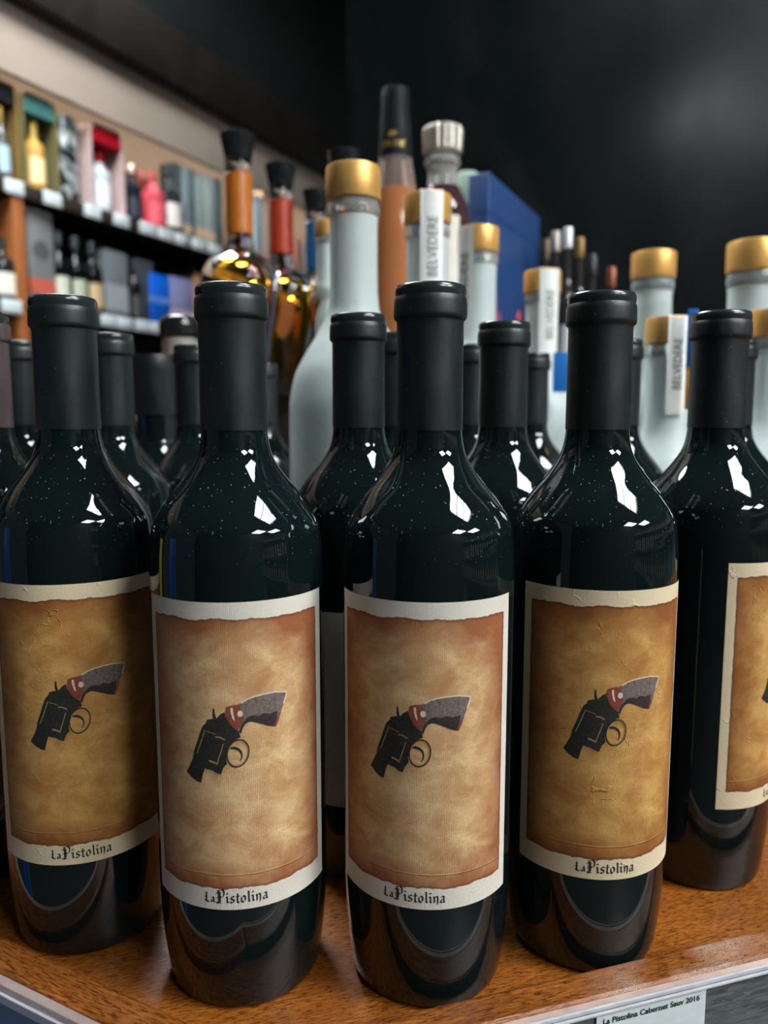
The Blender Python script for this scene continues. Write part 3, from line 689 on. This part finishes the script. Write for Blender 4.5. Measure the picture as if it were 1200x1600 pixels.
def tequila(px, ptop, Y, bandcol, label):
    top = at(px, ptop, Y); H = top.z - TZ; b = empty('tequila_bottle', (top.x, Y, TZ), -math.atan2(top.x, Y), label, 'tequila bottle', 'tall-necked tequila bottles on the riser')
    T = lambda t: H - t * (H / 0.33)
    link('cap', lathe('cap', [(0, T(.0)), (.0215, T(0)), (.0240, T(.0015)), (.0238, T(.005)), (.0205, T(.020)), (.0185, T(.030)), (.0184, T(.033)), (0, T(.033))][::-1], 40), BLACKCAP, b)
    neck = [(.0165, T(.0325)), (.0180, T(.036)), (.0180, T(.046)), (.0172, T(.05)), (.0172, T(.136)), (.0180, T(.139)), (.0195, T(.146)), (.0195, T(.152))]
    link('neck_glass', lathe('neck_glass', [(0, T(.153))] + neck[::-1] + [(0, T(.0322))], 40), CLEARGLASS, b)
    body = smooth_prof([(.020, T(.152)), (.030, T(.157)), (.044, T(.168)), (.0525, T(.185)), (.0545, T(.205)), (.053, T(.230)), (.046, T(.262)), (.042, T(.290)), (.043, T(.318)), (.0425, T(.3285))], 5)
    link('body_glass', lathe('body_glass', [(0, T(.151))] + body + [(.040, T(.33)), (0, T(.33))], 56), AMBER, b)
    link('neck_band', lathe('neck_band', [(.0174, T(.130)), (.0182, T(.129)), (.0182, T(.053)), (.0174, T(.052))], 40), plain('neck_band_%d' % px, bandcol, 0.4, 0.08, 60), b)
    # shield-shaped emblem on the belly
    link('emblem', wrap_mesh('emblem', [([(-.016, T(.205)), (.016, T(.205)), (.018, T(.225)), (.010, T(.25)), (0, T(.262)), (-.010, T(.25)), (-.018, T(.225))], [tuple(range(7))], 0, .001)], .0545), plain('amber_emblem_%d' % px, srgb(150, 84, 20), .35, .2), b)
    return b
tequila(371, 210, 1.085, srgb(186, 104, 24), 'gold tequila bottle with orange neck band')
tequila(438, 258, 1.225, srgb(176, 58, 28), 'gold tequila bottle with red neck band')
tequila(493, 298, 1.400, srgb(24, 84, 130), 'gold tequila bottle with blue neck band')
tequila(538, 237, 1.180, srgb(120, 90, 60), 'gold tequila bottle mostly hidden behind the largest gold vodka cap')
# rose liqueur bottle
top = at(618, 141, 1.02); H = top.z - TZ
rb_ = empty('liqueur_bottle', (top.x, 1.02, TZ), -math.atan2(top.x, 1.02), 'tall amber-pink bottle with black foil top and gold emblem', 'liqueur bottle')
T = lambda t: H - t
ROSE = m_liquid('amber_pink_liqueur', (0.52, 0.19, 0.075), 0.30, 0.08)
link('foil_top', lathe('foil_top', [(.0210, T(.083)), (.0212, T(.081)), (.0195, T(.045)), (.0178, T(.020)), (.0178, T(.003)), (.0168, T(.0)), (0, T(0))], 40), plain('black_foil', (0.006, 0.008, 0.008), 0.6, 0.1, spec=0.2), rb_)
link('neck_glass', lathe('neck_glass', smooth_prof([(.0270, T(.124)), (.0250, T(.110)), (.0230, T(.096)), (.0205, T(.080))], 4), 40), m_liquid('pinkish_clear_glass', (0.9, 0.72, 0.66), 0.85, 0.03, 1.3), rb_)
link('body_glass', lathe('body_glass', [(0, 0), (.030, 0), (.033, .003)] + smooth_prof([(.034, .01), (.034, .12), (.0335, T(.19)), (.0318, T(.160)), (.0290, T(.138)), (.0268, T(.122))], 4) + [(0, T(.122))], 48), ROSE, rb_)
GOLDINK = plain('gold_foil_ink', srgb(190, 160, 96), 0.35, 0.1, 300, metal=0.4)
cx, cz = 0.0, T(.058)
star = []
for i in range(14):
    a = PI / 2 + i * PI / 7; r = .0062 if i % 2 == 0 else .003; star.append((-.004 + r * math.cos(a), cz + r * math.sin(a) * .8))
tv, tf = text_flat('RESERVA', 0.008, 'CENTER', bold=0.0001) if False else ([], [])
bars = []; bf = []
for i, w in enumerate((.0016, .0010, .0018, .0009, .0014, .0012, .0016, .0010)):
    x = -.016 + i * .0036; k = len(bars); bars += [(x, T(.0735)), (x + w, T(.0735)), (x + w, T(.0665)), (x, T(.0665))]; bf.append((k, k + 1, k + 2, k + 3))
    if i % 3 == 1: k = len(bars); bars += [(x, T(.0672)), (x + .0032, T(.0672)), (x + .0032, T(.0662)), (x, T(.0662))]; bf.append((k, k + 1, k + 2, k + 3))
link('foil_emblem', wrap_mesh('foil_emblem', [(star, [tuple(range(14))], 0, .0006), (bars, bf, 0, .0010)], .0206), GOLDINK, rb_)
# clear bottle with ribbed silver stopper
top = at(692, 200, 1.12); H = top.z - TZ
sb_ = empty('spirit_bottle', (top.x, 1.12, TZ), -math.atan2(top.x, 1.12), 'round clear spirit bottle with ribbed silver stopper and dark plum contents', 'spirit bottle')
V, F = [], []; n = 72; zs = [(T(.036), .0245), (T(.033), .0268), (T(.006), .0280), (T(.001), .0262), (T(0), .020)]
for z, r in zs:
    for k in range(n): rr = r * (1.0 + (.028 if (k // 2) % 2 else -.02) * (1 if r > .026 else 0)); V.append((rr * math.cos(2 * PI * k / n), rr * math.sin(2 * PI * k / n), z))
for i in range(len(zs) - 1):
    for k in range(n): F.append((i * n + k, i * n + (k + 1) % n, (i + 1) * n + (k + 1) % n, (i + 1) * n + k))
F.append(tuple(range((len(zs) - 1) * n, len(zs) * n))); F.append(tuple(range(n))[::-1])
link('stopper', mesh('stopper', V, F), plain('satin_silver', srgb(196, 190, 178), 0.3, 0.08, 100, metal=0.7), sb_)
link('neck_glass', lathe('neck_glass', [(.0235, T(.082))] + smooth_prof([(.0215, T(.078)), (.0200, T(.066)), (.0215, T(.054)), (.0245, T(.050)), (.0245, T(.044)), (.0205, T(.041)), (.0205, T(.035))], 4), 40), m_liquid('clear_neck_glass', (0.88, 0.86, 0.82), 0.75, 0.05, 1.3), sb_)
link('body_glass', lathe('body_glass', [(0, 0), (.036, 0), (.039, .003)] + smooth_prof([(.040, .01), (.041, T(.16)), (.0405, T(.125)), (.036, T(.104)), (.029, T(.090)), (.0238, T(.080))], 5) + [(0, T(.079))], 48), m_liquid('plum_spirit', (0.16, 0.07, 0.08), 0.7, 0.03, 1.4), sb_)
link('body_label', label_mesh('body_label', .05, .03, T(.126), .0415, 16), plain('ivory_label', srgb(226, 222, 210), .6, .05), sb_)
# pale green bottle, blue carton
top = at(731, 271, 1.36); H = top.z - TZ
gb = empty('green_bottle', (top.x, 1.36, TZ), 0, 'pale green bottle top between the silver stopper and the blue box', 'bottle')
link('bottle_glass', lathe('bottle_glass', [(0, 0), (.026, 0), (.028, .003), (.028, T(.12)), (.024, T(.09)), (.0175, T(.07)), (.0175, T(.036))], 32), m_liquid('pale_green_glass', (0.55, 0.75, 0.66), 0.5, 0.1), gb)
link('cap', lathe('cap', [(.0172, T(.038)), (.0185, T(.037)), (.0185, T(.004)), (.016, T(0)), (0, T(0))], 32), plain('mint_cap', srgb(150, 176, 156), .5, .05), gb)
pa = at(765, 268, 1.15); pb = at(838, 346, 1.15); pe = Vector((0.275, 1.405))
fd = Vector((pe.x - pa.x, pe.y - pa.y)); fl = fd.length
bx_ = empty('gift_carton', (pa.x, pa.y, TZ), math.atan2(fd.y, fd.x), 'tall navy blue gift box turned edge-on behind the vodka', 'box')
HB = pa.z - TZ
NAVY = plain('navy_blue_card', srgb(34, 66, 116), 0.42, 0.06, 120); 
link('carton_body', box('carton_body', 0, fl, 0, .032, 0, HB, .0015), NAVY, bx_)
PINK = plain('coral_pink_print', srgb(214, 84, 100), 0.5, 0.05)
zl = at(790, 500, 1.2).z - TZ
V, F = [], []
for x0, x1, z0, z1 in ((.02, .045, zl - .03, zl + .04), (.05, .06, zl - .03, zl + .015), (.15, .18, zl - .03, zl + .03), (.19, .2, zl - .03, zl + .012)):
    k = len(V); V += [(x0, -.0008, z0), (x1, -.0008, z0), ((x0 + x1) / 2 + .004, -.0008, z1), (x0, -.0008, z1 - .01)]; F.append((k, k + 1, k + 2, k + 3))
link('pink_print', mesh('pink_print', V, F), PINK, bx_)
link('lid_seam', box('lid_seam', -.0006, fl + .0006, -.0006, .0326, HB - .055, HB - .054), plain('dark_seam_blue', srgb(20, 40, 76), .5), bx_)
# slim dark bottles behind
def slim(px, ptop, Y, capcol, lab, r=.014):
    top = at(px, ptop, Y); H = top.z - TZ
    b = empty('slim_bottle', (top.x, Y, TZ), 0, lab, 'bottle', 'slim dark bottles on the riser')
    T = lambda t: H - t
    link('bottle_glass', lathe('bottle_glass', [(0, 0), (r * .9, 0), (r, .003)] + smooth_prof([(r, .02), (r, H * .45), (r * .9, H * .56), (r * .5, H * .68), (r * .42, H * .8), (r * .42, T(.03))], 4), 28), m_liquid('smoky_glass_%d' % px, (0.06, 0.05, 0.045), .4, .04, 1.45), b)
    link('cap', lathe('cap', [(r * .5, T(.034)), (r * .56, T(.033)), (r * .56, T(.003)), (r * .48, T(0)), (0, T(0))], 24), plain('slim_cap_%d' % px, capcol, .3, .1, metal=.5), b)
    link('paper_label', label_mesh('paper_label', r * 1.8, H * .18, H * .4, r + .0003, 10), plain('grey_white_label', srgb(190, 192, 190), .6, .08), b)
for px, pt, Y, cc, lab in ((853, 374, 1.30, srgb(90, 72, 58), 'slim dark bottle with brown cap right beside the blue box'), (869, 362, 1.36, srgb(170, 160, 150), 'slim dark bottle with dull silver cap behind the tagged vodka'),
                      (888, 356, 1.30, srgb(205, 205, 205), 'slim dark bottle with bright silver cap, tallest of the slim ones'), (907, 372, 1.36, srgb(130, 100, 60), 'slim dark bottle with bronze cap above the golden-labelled bottle'),
                      (926, 398, 1.30, srgb(60, 60, 60), 'slim dark bottle with black cap above the golden-labelled bottle'), (956, 418, 1.36, srgb(140, 80, 60), 'slim dark bottle with copper cap, rightmost of the slim ones')):
    slim(px, pt, Y, cc, lab)

# ================================================================== wall shelves with liquor
ws = empty('wall_shelving', tuple(W0 + Vector((0, 0, -EYE))), WA, 'dark wooden wall shelving with an orange upright under the beige bulkhead', 'shelving')
s_post = on_wall(33, 400)[0]
for h in (SH1, SH2, SH2 - 0.42):
    link('shelf_board', box('shelf_board', -2.2, 4.5, 0, SDEP - .002, EYE + h - .045, EYE + h, .002), DARKWOOD, ws)
s0, s1 = on_wall(20, 400)[0], on_wall(45, 400)[0]
sm = (s0 + s1) / 2
for sp in (sm, sm + 2.4):
    link('upright', box('upright', sp - .022, sp + .022, .0, SDEP - .002, 0, EYE + SH1 - .045, .002), WOOD_POST, ws)
link('back_board', box('back_board', -2.2, 4.5, SDEP - .012, SDEP - .001, 0, EYE + SH1 - .045), plain('dark_brown_back_board', srgb(38, 30, 26), .6, .2, 20), ws)  # back board in one dark brown
link('toe_board', box('toe_board', -2.2, 4.5, .02, .05, 0, .12), DARKWOOD, ws)
ls = empty('fill_strip', tuple(W0 + WN * .0222 + WD * 1.2 + Vector((0, 0, CREASE + .02))), WA, 'added warm fill strip hidden behind the beige bulkhead', 'fill light')  # hidden fill strip, added to brighten the wall below the bulkhead
link('housing', box('housing', -3.2, 3.2, 0, .008, 0, .03), METALW, ls)
link('diffuser', box('diffuser', -3.19, 3.19, .008, .013, .003, .027), m_lamp('warm_fill_diffuser', 18.0, (1.0, 0.86, 0.68)), ls)
def shelf_root(name, px, shelf_h, w, label, cat, group=None):
    s = on_wall(px, 300 if shelf_h == SH1 else 450, w)[0]
    p = W0 + WD * s + WN * w; return empty(name, (p.x, p.y, EYE + shelf_h), WA, label, cat, group)
def span(px0, px1, w, py): return on_wall(px1, py, w)[0] - on_wall(px0, py, w)[0]
def top_h(px, py, w, shelf_h): return on_wall(px, py, w)[1] - shelf_h
def arch(w, h, a, n=8):
    p = [(-w / 2, 0), (w / 2, 0), (w / 2, h - a)]
    for i in range(1, n): t = PI / 2 * i / n; p.append((w / 2 * 0.55 + (w / 2 * .45) * math.cos(t), h - a + a * math.sin(t)))
    for i in range(1, n): t = PI / 2 * (1 - i / n); p.append((-w / 2 * 0.55 - (w / 2 * .45) * math.cos(t), h - a + a * math.sin(t)))
    p.append((-w / 2, h - a)); return p
def extrude_y(name, outer, y0, y1, inner=None):
    """outline in xz extruded along y; with an inner outline of equal length it is a frame"""
    V, F = [], []; n = len(outer)
    for o in ([outer] if inner is None else [outer, inner]):
        for y in (y0, y1): V += [(x, y, z) for x, z in o]
    for i in range(n):
        j = (i + 1) % n
        F.append((i, j, n + j, n + i))
        if inner is not None:
            F.append((2 * n + j, 2 * n + i, 3 * n + i, 3 * n + j)); F.append((i, 2 * n + i, 2 * n + j, j)); F.append((n + j, 3 * n + j, 3 * n + i, n + i))
    if inner is None: F += [tuple(range(n))[::-1], tuple(range(n, 2 * n))]
    return mesh(name, V, F)
def display_tin(px0, px1, py_top, label, frame_col, back_col, liquid_col, cap_col, paper_col, lid_col=None, w=.03):
    pc = (px0 + px1) / 2; r = shelf_root('display_tin', pc, SH1, w, label, 'gift tin', 'boxed bottles on the top wall shelf')
    W = span(px0, px1, w, 250) * .97; H = top_h(pc, py_top, w, SH1); D = W * .62
    out = arch(W, H, H * .12); t = .0075
    inn = [(x * (1 - 2 * t / W), max(t, z - t) if z > t else t) for x, z in out]
    link('tin_frame', extrude_y('tin_frame', out, 0, D, inn), plain('tin_frame_%d' % px0, frame_col, .3, .08, metal=.2), r)
    link('tin_back', extrude_y('tin_back', inn, D - .006, D - .001), plain('tin_back_%d' % px0, back_col, .4, .2, 25), r)
    if lid_col:
        k = H * .80
        lid = [(-W / 2 + t, k), (W / 2 - t, k)] + [p for p in inn if p[1] > k]
        link('tin_lid', extrude_y('tin_lid', lid, .004, D - .008), plain('tin_lid_%d' % px0, lid_col, .3, .1), r)
    bh = H * (.74 if lid_col else .84); br = W * .25; z0 = t
    prof = [(0, z0), (br * .93, z0), (br, z0 + .004)] + smooth_prof([(br, z0 + .02), (br, z0 + bh * .55), (br * .88, z0 + bh * .64), (br * .45, z0 + bh * .74), (br * .36, z0 + bh * .80)], 4)
    bo = link('packed_bottle', lathe('packed_bottle', prof, 28), m_liquid('packed_spirit_%d' % px0, liquid_col, .35, .05, 1.4), r); bo.location = (0, D * .45, 0)
    cp = link('cap', lathe('cap', [(br * .36, z0 + bh * .78), (br * .42, z0 + bh * .79), (br * .42, z0 + bh * .98), (br * .36, z0 + bh), (0, z0 + bh)], 24), plain('packed_cap_%d' % px0, cap_col, .25, .08, metal=.5), bo)
    lb = link('paper_label', label_mesh('paper_label', br * 2.2, z0 + bh * .10, z0 + bh * .46, br + .0006, 14), plain('packed_label_%d' % px0, paper_col, .5, .1, 90), bo)
    return r
display_tin(-6, 36, 130, 'black-topped gift tin with golden bottle at the far left of the top shelf', srgb(150, 122, 70), srgb(26, 26, 26), (0.10, 0.09, 0.07), srgb(210, 170, 90), srgb(168, 196, 210), srgb(30, 32, 32))
display_tin(41, 96, 154, 'gift tin with teal lid and amber bottle', srgb(128, 122, 84), srgb(60, 30, 16), (0.75, 0.42, 0.10), srgb(214, 184, 96), srgb(238, 214, 160), srgb(70, 118, 116))
display_tin(144, 197, 200, 'white-edged gift tin with red inside and clear bottle', srgb(212, 186, 182), srgb(150, 14, 26), (0.7, 0.78, 0.82), srgb(170, 20, 34), srgb(226, 224, 226), srgb(170, 18, 36))
# patterned silver tin
pc = 117; w = .05; r = shelf_root('patterned_tin', pc, SH1, w, 'silver and black patterned round tin between the teal-lidded and red tins', 'gift tin', 'boxed bottles on the top wall shelf')
W = span(97, 142, w, 250) * .84; H = top_h(pc, 184, w, SH1)
t = NT('silver_black_swirl'); c = t.coord(); n = t.noise(c, 14.0, 3, .6, 1.6)
t.set(base=t.mix(t.remap(n, .46, .52), srgb(36, 40, 42), srgb(206, 214, 214)), rough=.28, metal=.35)
link('tin_body', lathe('tin_body', [(0, 0), (W / 2 - .002, 0), (W / 2, .003), (W / 2, H * .82), (W / 2 - .001, H * .822)], 40), t.m, r).location = (0, W / 2, 0)
link('tin_lid', lathe('tin_lid', [(W / 2 + .001, H * .815), (W / 2 + .0015, H * .83), (W / 2 + .0015, H - .004), (W / 2 - .003, H), (0, H)], 40), plain('tin_lid_grey', srgb(120, 130, 134), .25, .2, 12, metal=.5), r).location = (0, W / 2, 0)
def shelf_bottle(px, px_w, py_top, shelf_h, label, glass, cap, paper, w=.05, group=None, tr=.35, base=0.0, neck=.36):
    r = shelf_root('shelf_bottle', px, shelf_h, w, label, 'bottle', group or 'bottles on the wall shelves')
    W = span(px - px_w / 2, px + px_w / 2, w, 400); H = top_h(px, py_top, w, shelf_h); br = W / 2
    prof = [(0, 0), (br * .93, 0), (br, .004)] + smooth_prof([(br, .02), (br, H * .55), (br * .9, H * .62), (br * .5, H * .71), (br * neck, H * .78), (br * neck, H * .9)], 4)
    link('bottle_glass', lathe('bottle_glass', prof, 32), m_liquid('shelf_spirit_%d_%d' % (px, py_top), glass, tr, .04, 1.45), r)
    link('cap', lathe('cap', [(br * neck * 1.02, H * .84), (br * neck * 1.12, H * .845), (br * neck * 1.12, H * .99), (br * neck, H), (0, H)], 24), plain('shelf_cap_%d_%d' % (px, py_top), cap, .3, .1, metal=.3), r)
    link('paper_label', label_mesh('paper_label', br * 2.1, H * .08, H * .42, br + .0006, 14), plain('shelf_label_%d_%d' % (px, py_top), paper, .55, .12, 70), r)
    return r
def carton(px0, px1, py_top, shelf_h, label, col, band=None, bandz=(.0, .2), w=.03, depth=None, rough=.4, group=None, patch=None):
    pc = (px0 + px1) / 2; r = shelf_root('carton', pc, shelf_h, w, label, 'carton', group or 'cartons on the wall shelves')
    W = span(px0, px1, w, 300 if shelf_h == SH1 else 450) * .96; H = top_h(pc, py_top, w, shelf_h); D = depth or min(W, .11)
    body = link('carton_body', box('carton_body', -W / 2, W / 2, 0, D, 0, H, .002), plain('carton_%d_%d' % (px0, py_top), col, rough, .08, 30), r)
    link('flap', box('flap', -W / 2 + .003, W / 2 - .003, .004, D - .003, H, H + .0015), plain('carton_%d_%d' % (px0, py_top), col, rough), r)
    if band: link('printed_band', box('printed_band', -W / 2 - .0006, W / 2 + .0006, -.0008, D + .0006, H * bandz[0] + .001, H * bandz[1]), plain('band_%d_%d' % (px0, py_top), band, .45, .1, 60), r)
    if patch:
        pv = [(W * .34 * math.cos(2 * PI * i / 20), -.0008, H * .58 + W * .30 * math.sin(2 * PI * i / 20)) for i in range(20)]
        link('printed_seal', mesh('printed_seal', pv, [tuple(range(20))]), plain('seal_%d' % px0, patch, .4, .15, 60), r)
    return r
# top shelf, to the right of the tins
shelf_bottle(206, 20, 258, SH1, 'small navy bottle with pale cap right of the red tin', (0.01, 0.015, 0.03), srgb(220, 200, 176), srgb(36, 44, 58), .05)
carton(216, 236, 266, SH1, 'narrow dull red carton behind the pink bottle', srgb(160, 74, 74), None, w=.17)
shelf_bottle(238, 26, 268, SH1, 'pink bottle with pink label on the top shelf', (0.75, 0.10, 0.14), srgb(206, 110, 100), srgb(214, 84, 96), .05)
shelf_bottle(263, 26, 258, SH1, 'dark-necked bottle with white lower label on the top shelf', (0.03, 0.035, 0.04), srgb(70, 76, 80), srgb(214, 204, 200), .05)
for i, (a, b, tcol) in enumerate(((273, 284, srgb(62, 74, 78)), (285, 298, srgb(128, 146, 150)), (299, 305, srgb(76, 88, 94)), (306, 319, srgb(150, 164, 164)), (321, 335, srgb(160, 172, 170)), (337, 347, srgb(84, 98, 102)))):
    nm = ('darkest tall slate carton beside the dark-necked bottle', 'tall grey-blue carton, second of the slim carton row', 'narrowest tall slate carton in the slim row', 'tall pale grey carton, fourth of the slim row', 'widest tall pale grey carton of the slim row', 'tall slate carton partly behind the orange-banded tequila')[i]
    carton(a, b, 256 + i * 5, SH1, nm, tcol, srgb(222, 184, 150) if i in (1, 3, 4) else None, (.08, .20), w=.03, depth=.08)
carton(397, 409, 306, SH1, 'pale blue tall carton between the orange- and red-banded tequila bottles', srgb(176, 196, 206), srgb(200, 120, 90), (0, .1), depth=.08)
carton(411, 419, 300, SH1, 'thin cream carton left of the red-banded tequila', srgb(214, 190, 176), None, depth=.08)
carton(459, 470, 372, SH1, 'small salmon carton right of the red-banded tequila', srgb(206, 140, 124), None, depth=.08)
shelf_bottle(478, 12, 366, SH1, 'small clear bottle at the far end of the top shelf', (0.5, 0.5, 0.52), srgb(190, 150, 140), srgb(200, 170, 160), .05, tr=.6)
# second shelf
carton(48, 88, 330, SH2, 'grey carton with coral band beside the orange upright', srgb(122, 122, 122), srgb(196, 92, 74), (.12, .28), patch=srgb(86, 84, 84))
for i, (px, pt) in enumerate(((93, 364), (119, 372), (144, 380))):
    shelf_bottle(px, 25, pt, SH2, ('dark bottle with white label nearest the grey carton', 'middle one of three dark white-labelled bottles', 'dark bottle with tan label beside the smoky grey carton')[i], (0.004, 0.006, 0.006), srgb(66, 74, 78), (srgb(200, 200, 182), srgb(176, 182, 160), srgb(190, 162, 124))[i], .05)
carton(165, 201, 394, SH2, 'smoky grey carton with a mottled front on the second shelf', srgb(108, 114, 118), srgb(150, 156, 158), (.1, .5))
shelf_bottle(209, 16, 408, SH2, 'small black bottle between the smoky and charcoal cartons', (0.01, 0.01, 0.012), srgb(60, 60, 62), srgb(70, 66, 66), .05)
carton(215, 241, 408, SH2, 'charcoal carton left of the bright blue carton', srgb(62, 68, 72))
carton(236, 266, 430, SH2, 'bright blue carton on the second shelf', srgb(10, 92, 200), srgb(90, 130, 200), (.42, .56), w=.02, depth=.02)
carton(267, 303, 436, SH2, 'lavender carton on the second shelf', srgb(128, 128, 170), srgb(190, 170, 180), (.05, .35), w=.02)
shelf_bottle(300, 22, 412, SH2, 'clear bottle behind the lavender carton', (0.5, 0.52, 0.52), srgb(120, 124, 126), srgb(160, 160, 160), .24, tr=.5)
carton(306, 340, 432, SH2, 'tan carton left of the orange-banded tequila belly', srgb(196, 138, 100), w=.05)
shelf_bottle(3, 44, 372, SH2, 'dark bottle with white bands left of the orange upright', (0.02, 0.02, 0.02), srgb(50, 50, 50), srgb(222, 220, 206), .06)
# lower shelf: tops just below the second board
for i, (px, pt) in enumerate(((172, 545), (196, 548), (222, 552))):
    shelf_bottle(px, 20, pt, SH2 - 0.42, ('shadowed bottle under the second shelf, leftmost of three', 'shadowed bottle under the second shelf, middle of three', 'shadowed bottle under the second shelf, rightmost of three')[i], (0.02, 0.025, 0.03), srgb(120, 130, 130), srgb(150, 160, 160), .08)
# price tags on the shelf edges
TAGP = plain('white_tag_card', srgb(206, 214, 216), .4, .05, 100); TAGC = plain('grey_tag_clip', srgb(120, 124, 126), .4)
def shelf_tag(px, py, wpx, shelf_h, label):
    s = on_wall(px, py)[0]; W = span(px - wpx / 2, px + wpx / 2, 0, py); p = W0 + WD * s - WN * .004
    r = empty('shelf_tag', (p.x, p.y, EYE + shelf_h - .045), WA, label, 'price tag', 'price tags on the wall shelf edges')
    link('card', box('card', -W / 2, W / 2, -.003, -.001, .0, .044, .0008), TAGP, r)
    link('clip', box('clip', -W / 2, W / 2, -.001, .003, .002, .042), TAGC, r)
for px, py, w, l in ((20, 280, 30, 'white price tag under the black-topped tin'), (80, 300, 28, 'white price tag under the teal-lidded tin'), (143, 324, 26, 'white price tag under the patterned tin'), (188, 339, 24, 'white price tag under the red tin'),
                     (229, 352, 24, 'white price tag under the pink bottle'), (256, 362, 22, 'white price tag under the white-labelled bottle'), (281, 370, 20, 'white price tag under the darkest slate carton'), (309, 381, 22, 'white price tag under the narrowest slate carton'), (334, 389, 20, 'white price tag under the last slim cartons')):
    shelf_tag(px, py, w, SH1, l)
for px, py, w, l in ((16, 467, 32, 'white price tag left of the orange upright'), (167, 496, 22, 'white price tag under the tan-labelled bottle'), (192, 500, 24, 'white price tag under the smoky grey carton'), (220, 507, 20, 'white price tag under the charcoal carton'), (240, 511, 16, 'white price tag under the bright blue carton')):
    shelf_tag(px, py, w, SH2, l)

# ================================================================== the room behind the camera, seen only as reflections
ar = empty('aisle_shelving', (2.55, -0.3, 0), 0, 'tall grey shelving full of bottles across the aisle', 'shelving')
GREYM = plain('grey_shelf_metal', srgb(96, 98, 98), .4, .1)
for z in (0.3, 0.72, 1.14, 1.56):
    link('shelf_board', box('shelf_board', -.18, .18, -2.0, 2.2, z - .03, z, .002), GREYM, ar)
for y in (-2.0, .1, 2.17): link('upright', box('upright', -.18, .18, y, y + .03, 0, 2.0), GREYM, ar)
link('back_board', box('back_board', .18, .20, -2.0, 2.2, 0, 2.0), plain('aisle_back_board', srgb(60, 56, 52), .6), ar)
proto = {}
for k, (g, p_) in enumerate((((.02, .03, .03), srgb(220, 216, 205)), ((.5, .52, .5), srgb(200, 205, 210)), ((.35, .16, .04), srgb(214, 190, 150)))):
    vs_, fs_ = lathe_data([(0, 0), (.037, 0), (.038, .004), (.038, .19), (.030, .22), (.015, .25), (.015, .31), (0, .312)], 16); n1 = len(fs_)
    v2, f2 = lathe_data([(.0385, .04), (.0385, .16)], 16); fs_ += [tuple(i + len(vs_) for i in q) for q in f2]; vs_ += v2
    me = mesh('aisle_bottle', vs_, fs_, 35, True, [0] * n1 + [1] * len(f2)); me.materials.append(plain('aisle_glass_%d' % k, g, .1)); me.materials.append(plain('aisle_label_%d' % k, p_, .6)); proto[k] = me
for z in (0.3, 0.72, 1.14, 1.56):
    kk = random.randrange(3)
    for i in range(22):
        if random.random() < .25: kk = random.randrange(3)
        o = bpy.data.objects.new('aisle_bottle', proto[kk]); COL.objects.link(o); o.location = (2.55 - .08, -2.2 + i * .19 + random.uniform(-.02, .02), z)
        tag(o, 'bottle on the grey shelving across the aisle', 'bottle', 'bottles across the aisle')
sg = empty('standing_sign', (-1.25, 0.12, 0), R(78), 'blue standing sign to the left of the shelf', 'sign')
link('panel', box('panel', -.11, .11, -.012, .012, .06, 1.32, .004), plain('bright_blue_board', srgb(20, 96, 190), .4, .1), sg)
link('foot', box('foot', -.16, .16, -.14, .14, 0, .06, .01), GREYM, sg)
link('border_strip', box('border_strip', -.118, -.108, -.014, .014, .06, 1.32), plain('pale_blue_strip', srgb(150, 190, 220), .4), sg)
sy = empty('yellow_stand', (-1.28, 0.62, 0), R(70), 'narrow yellow stand to the left of the shelf', 'sign')
link('panel', box('panel', -.06, .06, -.012, .012, .06, 1.22, .004), plain('yellow_board', srgb(206, 180, 30), .4, .1), sy)
link('foot', box('foot', -.12, .12, -.12, .12, 0, .06, .01), GREYM, sy)
